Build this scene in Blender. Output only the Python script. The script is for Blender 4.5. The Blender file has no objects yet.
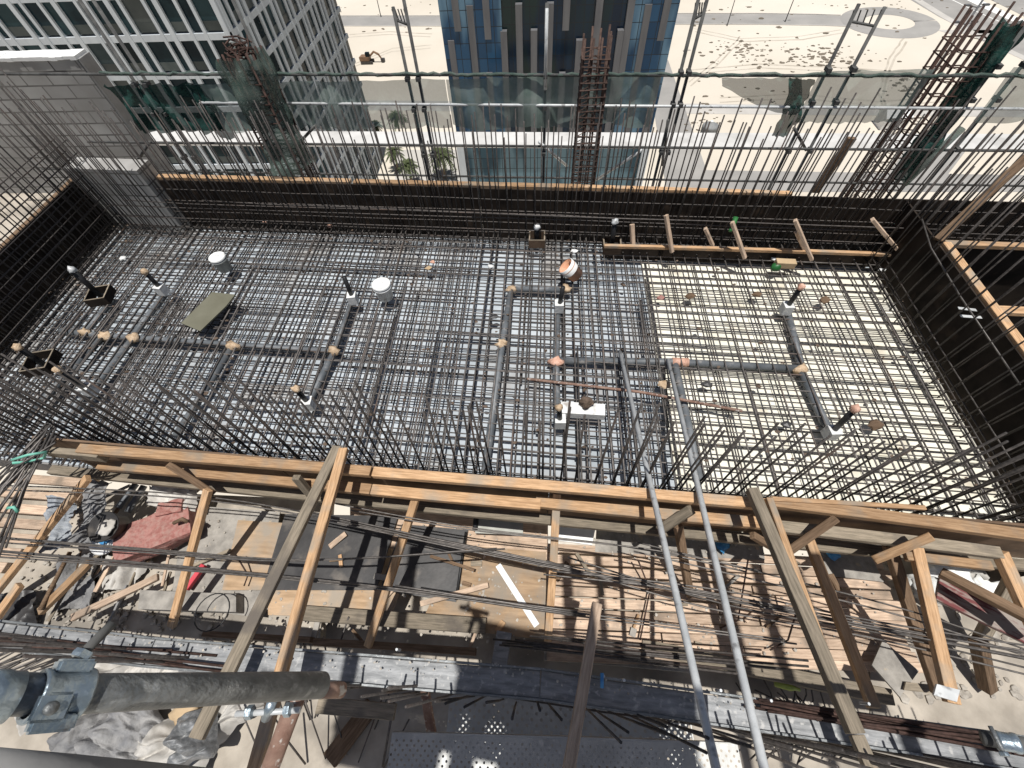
import bpy, bmesh, math, random
from mathutils import Vector, Matrix, noise
random.seed(7)
R_ = random.uniform
scene = bpy.context.scene
col = scene.collection
V = Vector

# ------------------------------------------------------------------ camera frame (levels in metres, slab reinforcement at z = 0)
F, CX, CY, H = 436.0, 512.0, 384.0, 4.2
down = V((21, -288, 436)).normalized()
yv = V((43, 680, 436)).normalized()
fy = (yv - down * yv.dot(down)).normalized()
fz = -down
fx = fy.cross(fz)
if fx.x < 0: fx = -fx
CAM = V((0, 0, H))
def ray(px, py):
    c = V((px - CX, CY - py, F))
    return V((fx.dot(c), fy.dot(c), fz.dot(c)))
def P(px, py, z=0.0):                 # where a line of sight meets the level z
    r = ray(px, py); return CAM + r * ((z - H) / r.z)
def PY(px, py, y):                    # where a line of sight meets the vertical plane y
    r = ray(px, py); return CAM + r * (y / r.y)
def PD(px, py, d):                    # point at a depth
    return CAM + ray(px, py) * (d / F)
def S(a, b, z=0.0):                   # slab grid: rows drift slightly nearer to the right
    return V((a, b - .054 * a, z))

# ------------------------------------------------------------------ materials
MATS = {}
def mat(name, c1, c2=None, scale=6.0, rough=.7, metal=0.0, stretch=(1, 1, 1), bump=0.0, hue=0.0, spec=.5,
        contrast=(.35, .65), c3=None, s3=2.0, t3=(.55, .7), alpha=1.0, detail=6.0, bscale=None):
    m = bpy.data.materials.new(name); m.use_nodes = True
    nt = m.node_tree; N = nt.nodes; L = nt.links
    b = N['Principled BSDF']
    b.inputs['Roughness'].default_value = rough
    b.inputs['Metallic'].default_value = metal
    b.inputs['Specular IOR Level'].default_value = spec
    c2 = c2 or c1
    tc = N.new('ShaderNodeTexCoord'); mp = N.new('ShaderNodeMapping')
    mp.inputs['Scale'].default_value = stretch
    oi = N.new('ShaderNodeObjectInfo')
    ad = N.new('ShaderNodeVectorMath'); ad.operation = 'MULTIPLY_ADD'
    cb = N.new('ShaderNodeCombineXYZ')
    for i in range(3): L.new(oi.outputs['Random'], cb.inputs[i])
    L.new(cb.outputs[0], ad.inputs[0]); ad.inputs[1].default_value = (37, 53, 71)
    L.new(tc.outputs['Object'], ad.inputs[2])
    L.new(ad.outputs[0], mp.inputs['Vector'])
    nz = N.new('ShaderNodeTexNoise'); nz.inputs['Scale'].default_value = scale
    nz.inputs['Detail'].default_value = detail; nz.inputs['Roughness'].default_value = .6
    L.new(mp.outputs[0], nz.inputs['Vector'])
    rp = N.new('ShaderNodeValToRGB')
    rp.color_ramp.elements[0].position, rp.color_ramp.elements[1].position = contrast
    rp.color_ramp.elements[0].color = (*c1, 1); rp.color_ramp.elements[1].color = (*c2, 1)
    L.new(nz.outputs['Fac'], rp.inputs[0])
    out = rp.outputs[0]
    if c3:
        n3 = N.new('ShaderNodeTexNoise'); n3.inputs['Scale'].default_value = s3; n3.inputs['Detail'].default_value = 8
        L.new(ad.outputs[0], n3.inputs['Vector'])
        r3 = N.new('ShaderNodeValToRGB'); r3.color_ramp.elements[0].position, r3.color_ramp.elements[1].position = t3
        L.new(n3.outputs['Fac'], r3.inputs[0])
        mx = N.new('ShaderNodeMix'); mx.data_type = 'RGBA'
        L.new(r3.outputs[0], mx.inputs['Factor']); L.new(out, mx.inputs['A']); mx.inputs['B'].default_value = (*c3, 1)
        out = mx.outputs['Result']
    if hue:
        hs = N.new('ShaderNodeHueSaturation')
        mr = N.new('ShaderNodeMapRange'); mr.inputs['To Min'].default_value = 1 - hue; mr.inputs['To Max'].default_value = 1 + hue
        L.new(oi.outputs['Random'], mr.inputs['Value']); L.new(mr.outputs[0], hs.inputs['Value'])
        L.new(out, hs.inputs['Color']); out = hs.outputs[0]
    L.new(out, b.inputs['Base Color'])
    if bump:
        n2 = N.new('ShaderNodeTexNoise'); n2.inputs['Scale'].default_value = bscale or scale * 3; n2.inputs['Detail'].default_value = 5
        L.new(mp.outputs[0], n2.inputs['Vector'])
        bp = N.new('ShaderNodeBump'); bp.inputs['Strength'].default_value = bump; bp.inputs['Distance'].default_value = .02
        L.new(n2.outputs['Fac'], bp.inputs['Height']); L.new(bp.outputs[0], b.inputs['Normal'])
    if alpha < 1: b.inputs['Alpha'].default_value = alpha
    MATS[name] = m
    return m

W = (1.2, 14, 14)
mat('pine', (.30, .18, .095), (.51, .33, .19), 5, .75, 0, W, .25, .28, .25, c3=(.27, .225, .175), s3=4, t3=(.50, .70))
mat('pine_deck', (.38, .275, .20), (.62, .47, .35), 5, .8, 0, W, .3, .22, .2, c3=(.28, .22, .17), s3=4, t3=(.52, .68))
mat('pine_grey', (.165, .14, .105), (.30, .25, .19), 5, .85, 0, W, .35, .22, .2, c3=(.14, .12, .10), s3=3, t3=(.58, .72))
mat('pine_dark', (.10, .065, .04), (.21, .14, .09), 5, .85, 0, W, .3, .2, .2)
mat('wood_maroon', (.16, .055, .055), (.30, .26, .23), 4, .85, 0, (1, 5, 5), .3, 0, .2, contrast=(.45, .55))
mat('film_ply', (.016, .0125, .0105), (.044, .034, .027), 3, .75, 0, (1, 1, 1), .05, .1, .10, c3=(.07, .05, .036), s3=4, t3=(.62, .75))
mat('film_sheet', (.030, .029, .030), (.060, .057, .056), 4, .45, 0, (1, 1, 1), .1, .1, .4, c3=(.16, .14, .12), s3=5, t3=(.55, .75))
mat('ply_face', (.30, .205, .125), (.47, .33, .21), 3, .8, 0, (1, 6, 1), .15, .15, .2, c3=(.30, .255, .205), s3=4, t3=(.42, .64))
mat('ply_brown', (.10, .065, .042), (.20, .135, .09), 3, .75, 0, (1, 6, 1), .2, .1, .2)
mat('rebar', (.045, .040, .037), (.105, .092, .085), 30, .6, .3, (1, 1, 1), 0, .35, .4, c3=(.105, .07, .054), s3=1.7, t3=(.58, .78))
mat('rebar_grey', (.078, .071, .067), (.168, .152, .142), 20, .6, .3, (1, 1, 1), 0, .35, .4, c3=(.135, .092, .072), s3=1.5, t3=(.58, .78))
mat('rebar_loose', (.085, .078, .073), (.175, .158, .145), 22, .5, .5, (1, 1, 1), 0, .3, .5)
mat('rebar_brown', (.05, .031, .025), (.12, .075, .06), 25, .75, .2, (1, 1, 1), 0, .25, .3)
mat('rebar_rust', (.035, .021, .017), (.09, .052, .042), 25, .75, .2, (1, 1, 1), 0, .25, .3)
mat('galv', (.46, .475, .48), (.60, .61, .61), 8, .5, .12, (1, 1, 1), .08, .08, .5, c3=(.25, .25, .25), s3=14, t3=(.58, .7))
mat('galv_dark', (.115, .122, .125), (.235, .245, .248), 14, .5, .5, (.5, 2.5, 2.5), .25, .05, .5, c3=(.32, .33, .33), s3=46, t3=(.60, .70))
mat('tube_dark', (.06, .06, .06), (.125, .125, .12), 9, .85, 0, (1, 1, 1), .05, .15, .15)
mat('clamp', (.20, .25, .29), (.42, .49, .54), 14, .38, .75, (1, 1, 1), .25, .1, .5, c3=(.12, .12, .13), s3=25, t3=(.6, .7))
mat('rust_tube', (.18, .10, .075), (.33, .22, .17), 12, .75, .2, (1, 1, 1), .3, 0, .3, c3=(.5, .46, .42), s3=40, t3=(.6, .66))
mat('steel_splatter', (.15, .155, .16), (.29, .295, .30), 16, .6, .3, (.4, 2, 2), .15, .1, .5, c3=(.38, .375, .365), s3=26, t3=(.58, .70))
mat('deck_metal', (.31, .31, .30), (.40, .40, .385), 6, .5, .4, (1, 1, 1), .05, .05, .5, c3=(.46, .45, .43), s3=20, t3=(.6, .72))
mat('poly_sheet', (.31, .345, .375), (.47, .51, .545), 1.6, .6, 0, (1, 1, 1), .1, .14, .3, c3=(.30, .28, .26), s3=1.3, t3=(.5, .72))
mat('insulation', (.66, .63, .52), (.78, .755, .66), 1.8, .8, 0, (1, 1, 1), .05, 0, .3, c3=(.47, .42, .33), s3=2.8, t3=(.56, .76))
mat('pvc', (.085, .095, .105), (.145, .155, .165), 6, .5, 0, (1, 1, 1), .05, .12, .4, c3=(.26, .25, .24), s3=12, t3=(.6, .72))
mat('pvc_black', (.010, .010, .011), (.022, .022, .023), 6, .5, 0, (1, 1, 1), 0, 0, .4)
mat('tape', (.36, .25, .15), (.60, .46, .32), 30, .6, 0, (1, 1, 1), .5, .12, .4)
mat('tape_pink', (.50, .27, .19), (.66, .42, .32), 30, .6, 0, (1, 1, 1), .4, .1, .4)
mat('foam', (.58, .59, .58), (.74, .74, .72), 8, .85, 0, (1, 1, 1), .2, .05, .3, c3=(.34, .31, .28), s3=11, t3=(.56, .72))
mat('white_plastic', (.70, .71, .70), (.82, .82, .80), 6, .4, 0, (1, 1, 1), 0, 0, .5, c3=(.42, .40, .36), s3=9, t3=(.6, .74))
mat('grey_plastic', (.24, .25, .24), (.34, .35, .33), 7, .5, 0, (1, 1, 1), 0, 0, .5, c3=(.5, .49, .46), s3=9, t3=(.62, .74))
mat('orange_plastic', (.50, .22, .11), (.62, .36, .24), 14, .6, 0, (1, 1, 1), 0, 0, .5)
mat('concrete', (.17, .17, .17), (.30, .295, .285), 3, .9, 0, (1, 1, 1), .25, .05, .2, c3=(.20, .19, .18), s3=1.2, t3=(.5, .75))
mat('concrete_floor', (.30, .265, .22), (.46, .41, .345), 2.5, .92, 0, (1, 1, 1), .3, 0, .2, c3=(.20, .18, .155), s3=1.6, t3=(.5, .7))
mat('rubble', (.26, .23, .195), (.52, .48, .42), 9, .92, 0, (1, 1, 1), .4, .1, .2)
mat('rock_brown', (.075, .055, .04), (.15, .11, .085), 14, .95, 0, (1, 1, 1), .6, 0, .2)
mat('sackcloth', (.42, .40, .37), (.60, .575, .535), 4, .9, 0, (1, 1, 1), .18, .12, .2, c3=(.36, .335, .30), s3=5, t3=(.5, .75))
mat('tarp_grey', (.17, .17, .175), (.27, .265, .26), 8, .75, 0, (1, 1, 1), .6, .15, .3)
mat('tarp_blue', (.20, .22, .25), (.34, .36, .38), 9, .6, 0, (1, 6, 1), .5, .1, .3)
mat('red_box', (.25, .095, .08), (.38, .19, .165), 22, .8, 0, (1, 1, 1), .35, 0, .3, c3=(.35, .21, .18), s3=26, t3=(.45, .68))
mat('ledge_concrete', (.50, .49, .47), (.60, .59, .57), 1.5, .85, 0, (1, 1, 1), .1, 0, .3, c3=(.42, .41, .39), s3=.9, t3=(.55, .7))
mat('white_paint', (.72, .72, .70), (.84, .84, .82), 4, .7, 0, (1, 1, 1), .1, 0, .3)
mat('blue_film', (.03, .20, .48), (.10, .38, .66), 14, .35, 0, (1, 1, 1), .5, .1, .5)
mat('red_paint', (.48, .03, .05), (.58, .07, .09), 6, .6)
mat('green_plastic', (.015, .10, .025), (.035, .19, .05), 9, .45)
mat('lime_plastic', (.30, .36, .06), (.42, .48, .12), 9, .4)
mat('green_strap', (.10, .38, .28), (.20, .50, .40), 9, .7)
mat('olive_board', (.125, .12, .085), (.155, .15, .11), 3, .7, 0, (1, 1, 1), .05, 0, .3)
mat('mortar_board', (.22, .205, .185), (.36, .335, .30), 9, .9, 0, (1, 1, 1), .4, 0, .2, c3=(.46, .36, .24), s3=8, t3=(.64, .72))
mat('cardboard', (.40, .29, .17), (.5, .37, .23), 5, .85)
mat('card_grey', (.36, .36, .32), (.44, .44, .40), 7, .85, 0, (1, 1, 1), .1)
mat('sand', (.53, .475, .395), (.61, .555, .47), .035, .95, 0, (1, 1, 1), 0, 0, .15, contrast=(.3, .7), c3=(.67, .625, .545), s3=.012, t3=(.45, .7), detail=12)
mat('asphalt', (.27, .26, .245), (.34, .325, .305), .12, .9, 0, (1, 1, 1), 0, 0, .2)
mat('paving', (.42, .40, .37), (.50, .475, .44), .2, .9, 0, (1, 1, 1), 0, 0, .2)
mat('road_paint', (.74, .73, .70), (.80, .79, .76), 1, .8)
mat('scrub', (.13, .11, .085), (.22, .185, .145), 2, .95, 0, (1, 1, 1), 0, 0, .1)
mat('palm_leaf', (.055, .075, .035), (.12, .14, .065), 3, .8, 0, (1, 1, 1), 0, .2, .2)
mat('bark', (.16, .12, .085), (.24, .19, .14), 4, .95)
mat('facade_white', (.46, .495, .525), (.54, .575, .60), 1.5, .6, 0, (1, 1, .2), 0, 0, .3)
mat('facade_grey', (.19, .195, .195), (.26, .265, .26), 1.2, .6)
mat('fin_grey', (.105, .105, .112), (.14, .14, .145), 1.0, .6, 0, (1, 1, .2), 0, .08, .3)
mat('window_glass', (.006, .014, .019), (.020, .042, .048), .25, .15, 0, (1, 1, 1), 0, .6, .10)
mat('window_pale', (.03, .05, .055), (.075, .10, .105), .25, .2, 0, (1, 1, 1), 0, .4, .1)
mat('spandrel', (.03, .042, .043), (.065, .078, .076), .3, .3, 0, (1, 1, 1), 0, .4, .3)
mat('yellow_machine', (.15, .085, .05), (.25, .15, .085), 1, .7)
mat('net_dark', (.008, .034, .030), (.022, .075, .062), 9, .85, 0, (1, 1, 1), .5, 0, .1, alpha=.88)
mat('net_thin', (.20, .27, .24), (.30, .36, .33), 6, .95, 0, (1, 1, 1), 0, 0, 0, alpha=.66)
mat('net_mid', (.07, .105, .09), (.13, .165, .145), 6, .95, 0, (1, 1, 1), 0, 0, 0, alpha=.70)

def glass_wall(name, c1, c2, c3):
    # curtain wall: panes of slightly different tint between thin joints
    m = bpy.data.materials.new(name); m.use_nodes = True
    nt = m.node_tree; N = nt.nodes; L = nt.links; b = N['Principled BSDF']
    tc = N.new('ShaderNodeTexCoord'); sp = N.new('ShaderNodeSeparateXYZ'); cb = N.new('ShaderNodeCombineXYZ')
    L.new(tc.outputs['Object'], sp.inputs[0]); L.new(sp.outputs[0], cb.inputs[0]); L.new(sp.outputs[2], cb.inputs[1])
    br = N.new('ShaderNodeTexBrick'); br.offset = 0
    br.inputs['Scale'].default_value = 1; br.inputs['Brick Width'].default_value = 1.25; br.inputs['Row Height'].default_value = 1.9
    br.inputs['Mortar Size'].default_value = .045
    br.inputs['Color1'].default_value = (*c1, 1); br.inputs['Color2'].default_value = (*c2, 1); br.inputs['Mortar'].default_value = (.012, .016, .02, 1)
    L.new(cb.outputs[0], br.inputs['Vector'])
    nz = N.new('ShaderNodeTexNoise'); nz.inputs['Scale'].default_value = .22
    mp = N.new('ShaderNodeMapping'); mp.inputs['Scale'].default_value = (1.6, 1, .35)
    L.new(tc.outputs['Object'], mp.inputs[0]); L.new(mp.outputs[0], nz.inputs['Vector'])
    rp = N.new('ShaderNodeValToRGB'); rp.color_ramp.elements[0].position = .48; rp.color_ramp.elements[1].position = .62
    L.new(nz.outputs['Fac'], rp.inputs[0])
    mx = N.new('ShaderNodeMix'); mx.data_type = 'RGBA'
    L.new(rp.outputs[0], mx.inputs['Factor']); L.new(br.outputs[0], mx.inputs['A']); mx.inputs['B'].default_value = (*c3, 1)
    m2 = N.new('ShaderNodeMix'); m2.data_type = 'RGBA'
    L.new(br.outputs['Fac'], m2.inputs['Factor']); L.new(mx.outputs['Result'], m2.inputs['A']); m2.inputs['B'].default_value = (.012, .016, .02, 1)
    L.new(m2.outputs['Result'], b.inputs['Base Color'])
    b.inputs['Roughness'].default_value = .1; b.inputs['Specular IOR Level'].default_value = .22
    MATS[name] = m
glass_wall('glass_blue', (.007, .034, .08), (.022, .075, .15), (.11, .20, .28))
glass_wall('glass_dark', (.004, .012, .028), (.007, .024, .05), (.010, .024, .024))
glass_wall('glass_pale', (.018, .05, .075), (.04, .095, .13), (.13, .21, .25))

def block_mat():
    m = bpy.data.materials.new('blockwork'); m.use_nodes = True
    nt = m.node_tree; N = nt.nodes; L = nt.links; b = N['Principled BSDF']; b.inputs['Roughness'].default_value = .9
    tc = N.new('ShaderNodeTexCoord'); sp = N.new('ShaderNodeSeparateXYZ'); cb = N.new('ShaderNodeCombineXYZ')
    L.new(tc.outputs['Object'], sp.inputs[0])
    ad = N.new('ShaderNodeMath'); L.new(sp.outputs[0], ad.inputs[0]); L.new(sp.outputs[1], ad.inputs[1])
    L.new(ad.outputs[0], cb.inputs[0]); L.new(sp.outputs[2], cb.inputs[1])
    br = N.new('ShaderNodeTexBrick'); br.inputs['Scale'].default_value = 1; br.inputs['Brick Width'].default_value = .40; br.inputs['Row Height'].default_value = .175
    br.inputs['Mortar Size'].default_value = .011
    br.inputs['Color1'].default_value = (.32, .315, .305, 1); br.inputs['Color2'].default_value = (.41, .405, .39, 1); br.inputs['Mortar'].default_value = (.09, .086, .082, 1)
    L.new(cb.outputs[0], br.inputs['Vector'])
    nz = N.new('ShaderNodeTexNoise'); nz.inputs['Scale'].default_value = 1.3; nz.inputs['Detail'].default_value = 9
    L.new(tc.outputs['Object'], nz.inputs['Vector'])
    rp = N.new('ShaderNodeValToRGB'); rp.color_ramp.elements[0].position = .45; rp.color_ramp.elements[1].position = .65
    L.new(nz.outputs['Fac'], rp.inputs[0])
    mx = N.new('ShaderNodeMix'); mx.data_type = 'RGBA'; 
    mm = N.new('ShaderNodeMath'); mm.operation = 'MULTIPLY'; mm.inputs[1].default_value = .75
    L.new(rp.outputs[0], mm.inputs[0]); L.new(mm.outputs[0], mx.inputs['Factor'])
    L.new(br.outputs[0], mx.inputs['A']); mx.inputs['B'].default_value = (.25, .24, .225, 1)
    L.new(mx.outputs['Result'], b.inputs['Base Color'])
    MATS['blockwork'] = m
block_mat()

# ------------------------------------------------------------------ mesh helpers
def obj(name, verts, faces, m, parent=None, smooth=False, mw=None):
    me = bpy.data.meshes.new(name)
    me.from_pydata([tuple(v) for v in verts], [], faces)
    me.materials.append(MATS[m] if isinstance(m, str) else m)
    if smooth:
        me.polygons.foreach_set('use_smooth', [True] * len(me.polygons))
    o = bpy.data.objects.new(name, me)
    col.objects.link(o)
    base = mw or Matrix.Identity(4)
    if parent is not None:
        o.parent = parent
        o.matrix_parent_inverse = PW[parent.name].inverted()
    o.matrix_basis = base
    PW[o.name] = base.copy()
    return o
PW = {}
def tag(o, label, cat, group=None, kind=None):
    o['label'] = label; o['category'] = cat
    if group: o['group'] = group
    if kind: o['kind'] = kind
    return o
def struct(o, kind='structure'):
    o['kind'] = kind; return o
def empty(name, loc, label, cat, group=None):
    o = bpy.data.objects.new(name, None); col.objects.link(o)
    o.location = loc; o.empty_display_size = .1
    PW[o.name] = Matrix.Translation(V(loc))
    return tag(o, label, cat, group)

class MB:
    def __init__(s): s.v = []; s.f = []
    def add(s, vs, fs):
        n = len(s.v); s.v += [V(v) for v in vs]; s.f += [tuple(i + n for i in f) for f in fs]
        return s
    def box(s, lo, hi):
        x0, y0, z0 = lo; x1, y1, z1 = hi
        return s.add([(x0, y0, z0), (x1, y0, z0), (x1, y1, z0), (x0, y1, z0), (x0, y0, z1), (x1, y0, z1), (x1, y1, z1), (x0, y1, z1)],
                     [(0, 3, 2, 1), (4, 5, 6, 7), (0, 1, 5, 4), (1, 2, 6, 5), (2, 3, 7, 6), (3, 0, 4, 7)])
    def prism(s, pts, z0, z1):
        n = len(pts)
        a = sum(pts[i][0] * pts[(i + 1) % n][1] - pts[(i + 1) % n][0] * pts[i][1] for i in range(n))
        if a < 0: pts = pts[::-1]
        return s.add([(p[0], p[1], z0) for p in pts] + [(p[0], p[1], z1) for p in pts],
                     [tuple(range(n))[::-1], tuple(range(n, 2 * n))] + [(i, (i + 1) % n, n + (i + 1) % n, n + i) for i in range(n)])
    def tube(s, pts, r, n=8, r1=None, cap=True):
        pts = [V(p) for p in pts]; k = len(pts); base = len(s.v)
        t0 = (pts[1] - pts[0]).normalized()
        up = V((0, 0, 1)) if abs(t0.z) < .9 else V((1, 0, 0))
        a = t0.cross(up).normalized(); b = a.cross(t0).normalized()
        for i, p in enumerate(pts):
            t = (pts[min(i + 1, k - 1)] - pts[max(i - 1, 0)]).normalized()
            a = (a - t * a.dot(t)).normalized(); b = a.cross(t)
            rr = r if r1 is None else r + (r1 - r) * i / (k - 1)
            for j in range(n):
                q = 2 * math.pi * j / n
                s.v.append(p + a * (math.cos(q) * rr) + b * (math.sin(q) * rr))
        for i in range(k - 1):
            for j in range(n):
                s.f.append((base + i * n + j, base + i * n + (j + 1) % n, base + (i + 1) * n + (j + 1) % n, base + (i + 1) * n + j))
        if cap:
            s.f.append(tuple(base + j for j in range(n))[::-1]); s.f.append(tuple(base + (k - 1) * n + j for j in range(n)))
        return s
    def lathe(s, prof, c, n=20, axis=V((0, 0, 1))):
        axis = V(axis).normalized(); up = V((1, 0, 0)) if abs(axis.z) > .9 else V((0, 0, 1))
        a = axis.cross(up).normalized(); b = axis.cross(a); c = V(c); base = len(s.v); k = len(prof)
        for r, h in prof:
            for j in range(n):
                q = 2 * math.pi * j / n
                s.v.append(c + axis * h + a * (math.cos(q) * r) + b * (math.sin(q) * r))
        for i in range(k - 1):
            for j in range(n):
                s.f.append((base + i * n + j, base + i * n + (j + 1) % n, base + (i + 1) * n + (j + 1) % n, base + (i + 1) * n + j))
        return s
    def blob(s, c, r, sub=2, amp=.25, fr=2.0, sq=(1, 1, 1), seed=None):
        bm = bmesh.new(); bmesh.ops.create_icosphere(bm, subdivisions=sub, radius=1)
        sd = V((R_(0, 99), R_(0, 99), R_(0, 99)))
        vs = []
        for v in bm.verts:
            d = 1 + amp * noise.fractal(v.co * fr + sd, 1, 2, 4) * 1.6
            vs.append(V(c) + V((v.co.x * sq[0], v.co.y * sq[1], v.co.z * sq[2])) * (r * d))
        s.add(vs, [tuple(v.index for v in f.verts) for f in bm.faces]); bm.free()
        return s
    def build(s, name, m, parent=None, smooth=False, mw=None):
        return obj(name, s.v, s.f, m, parent, smooth, mw)

def frame_of(p0, p1, roll=0.0):
    p0, p1 = V(p0), V(p1); x = (p1 - p0).normalized()
    up = V((0, 0, 1)) if abs(x.z) < .95 else V((0, 1, 0))
    y = up.cross(x).normalized(); z = x.cross(y)
    m = Matrix((x, y, z)).transposed().to_4x4()
    m = m @ Matrix.Rotation(roll, 4, 'X')
    return Matrix.Translation(p0) @ m
def timber(name, p0, p1, w, h, m, parent=None, roll=0.0, bev=.004):
    """a sawn timber: slightly bowed, ends not quite square, edges eased"""
    L = (V(p1) - V(p0)).length; bm = bmesh.new(); n = max(2, int(L / .5))
    bow = R_(-.004, .004) * min(L, 2.5); bz = R_(-.003, .003) * min(L, 2.5); rings = []
    for i in range(n + 1):
        t = i / n; dx = 0 if 0 < i < n else R_(-.006, .006)
        oy = bow * 4 * t * (1 - t); oz = bz * 4 * t * (1 - t)
        rings.append([bm.verts.new((L * t + dx, sy * w / 2 + oy, sz * h / 2 + oz)) for sy, sz in ((-1, -1), (1, -1), (1, 1), (-1, 1))])
    for i in range(n):
        for j in range(4):
            bm.faces.new((rings[i][j], rings[i + 1][j], rings[i + 1][(j + 1) % 4], rings[i][(j + 1) % 4]))
    bm.faces.new(rings[0]); bm.faces.new(rings[-1][::-1])
    bmesh.ops.recalc_face_normals(bm, faces=bm.faces)
    es = [e for e in bm.edges if len(e.link_faces) == 2 and e.calc_face_angle(0) > .8]
    bmesh.ops.bevel(bm, geom=es, offset=min(bev, w * .15, h * .15), segments=1, affect='EDGES')
    me = bpy.data.meshes.new(name); bm.to_mesh(me); bm.free()
    me.materials.append(MATS[m])
    o = bpy.data.objects.new(name, me); col.objects.link(o)
    mw = frame_of(p0, p1, roll)
    if parent is not None:
        o.parent = parent; o.matrix_parent_inverse = PW[parent.name].inverted()
    o.matrix_basis = mw; PW[o.name] = mw.copy()
    return o
def bars(name, lst, r, m, parent, n=6, wob=.006, limit=100):
    """one mesh per bar; what is past the limit becomes one part"""
    rest = MB()
    for k, (p0, p1) in enumerate(lst):
        p0, p1 = V(p0), V(p1); d = p1 - p0; L = d.length; s = max(2, int(L / 1.0))
        pts = [p0 + d * (i / s) + V((R_(-wob, wob), R_(-wob, wob), R_(-wob, wob) * .5)) for i in range(s + 1)]
        if k < limit: MB().tube(pts, r, n).build(name, m, parent, True)
        else: rest.tube(pts, r, n)
    if rest.v: struct(rest.build(name, m, parent, True), 'stuff')

# ------------------------------------------------------------------ light, sky, camera
w = bpy.data.worlds.new("World"); scene.world = w; w.use_nodes = True
sk = w.node_tree.nodes.new('ShaderNodeTexSky'); sk.sky_type = 'NISHITA'; sk.sun_disc = False
EL = math.radians(82.5); 
sk.sun_elevation = EL; sk.sun_rotation = math.radians(180); sk.dust_density = 2.0
bg = w.node_tree.nodes['Background']; bg.inputs['Strength'].default_value = .055
w.node_tree.links.new(sk.outputs[0], bg.inputs[0])
sd = bpy.data.lights.new('sun', 'SUN'); sd.energy = 4.9; sd.angle = math.radians(.53); sd.color = (1, .975, .93)
so = bpy.data.objects.new('sun', sd); col.objects.link(so)
sun_dir = V((-.012, math.cos(EL), -math.sin(EL)))        # light travels away from the viewer, almost straight down
so.rotation_euler = sun_dir.to_track_quat('-Z', 'Y').to_euler(); so.location = (0, -2, 30)
cd = bpy.data.cameras.new('camera'); cd.sensor_width = 36; cd.lens = 36 * F / 1024; cd.clip_start = .05; cd.clip_end = 8000
co = bpy.data.objects.new('camera', cd); col.objects.link(co)
def camvec(c): return V((fx.dot(c), fy.dot(c), fz.dot(c)))
right = camvec(V((1, 0, 0))); upv = camvec(V((0, 1, 0))); back = -camvec(V((0, 0, 1)))
co.matrix_world = Matrix.Translation(CAM) @ Matrix((right, upv, back)).transposed().to_4x4()
scene.camera = co
vs = scene.view_settings; vs.view_transform = 'Standard'; vs.look = 'None'; vs.exposure = 0; vs.gamma = 1; vs.use_curve_mapping = False
scene.render.engine = 'CYCLES'; scene.cycles.use_denoising = True; scene.cycles.transparent_max_bounces = 16
scene.cycles.max_bounces = 6

# ------------------------------------------------------------------ far ground
ZG = -46.0
g = MB().add([(-3000, -600, ZG), (3000, -600, ZG), (3000, 5000, ZG), (-3000, 5000, ZG)], [(0, 1, 2, 3)]).build('ground', 'sand'); struct(g)
def strip(name, pts, m, dz, w=None):
    mb = MB()
    if w is None:
        mb.add([(p[0], p[1], ZG + dz) for p in pts], [tuple(range(len(pts)))])
    else:
        k = len(pts); vs = []
        for i, p in enumerate(pts):
            t = (V(pts[min(i + 1, k - 1)]) - V(pts[max(i - 1, 0)])); n = V((-t.y, t.x, 0)).normalized()
            vs += [V((p[0], p[1], ZG + dz)) + n * w / 2, V((p[0], p[1], ZG + dz)) - n * w / 2]
        mb.add(vs, [(2 * i, 2 * i + 1, 2 * i + 3, 2 * i + 2) for i in range(k - 1)])
    return struct(mb.build(name, m))
GP = lambda x, y: P(x, y, ZG)
strip('road', [GP(300, 21), GP(450, 21), GP(650, 19), GP(760, 19), GP(820, 20), GP(862, 22)], 'asphalt', .03, 8)
for dy in (-4.3, 4.3):
    pts = [GP(300, 21), GP(450, 21), GP(650, 19), GP(760, 19), GP(820, 20), GP(846, 21)]
    mb = MB()
    for i in range(len(pts) - 1):
        a, b = pts[i], pts[i + 1]
        mb.add([(a.x, a.y + dy - .15, ZG + .14), (b.x, b.y + dy - .15, ZG + .14), (b.x, b.y + dy + .15, ZG + .14), (a.x, a.y + dy + .15, ZG + .14),
                (a.x, a.y + dy - .15, ZG), (b.x, b.y + dy - .15, ZG)], [(0, 1, 2, 3), (4, 5, 1, 0)])
    struct(mb.build('kerb', 'paving'))
c = GP(889, 22); loop = [V((c.x + 9.5 * math.cos(a), c.y + 8.5 * math.sin(a), 0)) for a in [i * 2 * math.pi / 40 for i in range(41)]]
strip('road', loop, 'asphalt', .034, 6)
# highway across the top right corner
strip('road', [GP(925, -10), GP(968, 14), GP(1010, 34), GP(1060, 56)], 'asphalt', .03, 17)
strip('road', [GP(975, -20), GP(1040, 10), GP(1100, 40)], 'asphalt', .032, 14)
strip('pavement', [GP(952, -10), GP(990, 8), GP(1030, 26), GP(1080, 48)], 'road_paint', .036, 3.4)
strip('pavement', [GP(905, -8), GP(940, 14), GP(985, 40), GP(1050, 70)], 'paving', .034, 2.2)
strip('pavement', [GP(936, 30), GP(990, 30), GP(1010, 33), GP(950, 34)], 'paving', .03)
strip('road_marking', [GP(940, -6), GP(975, 11), GP(1014, 28)], 'road_paint', .037, .35)
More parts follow.
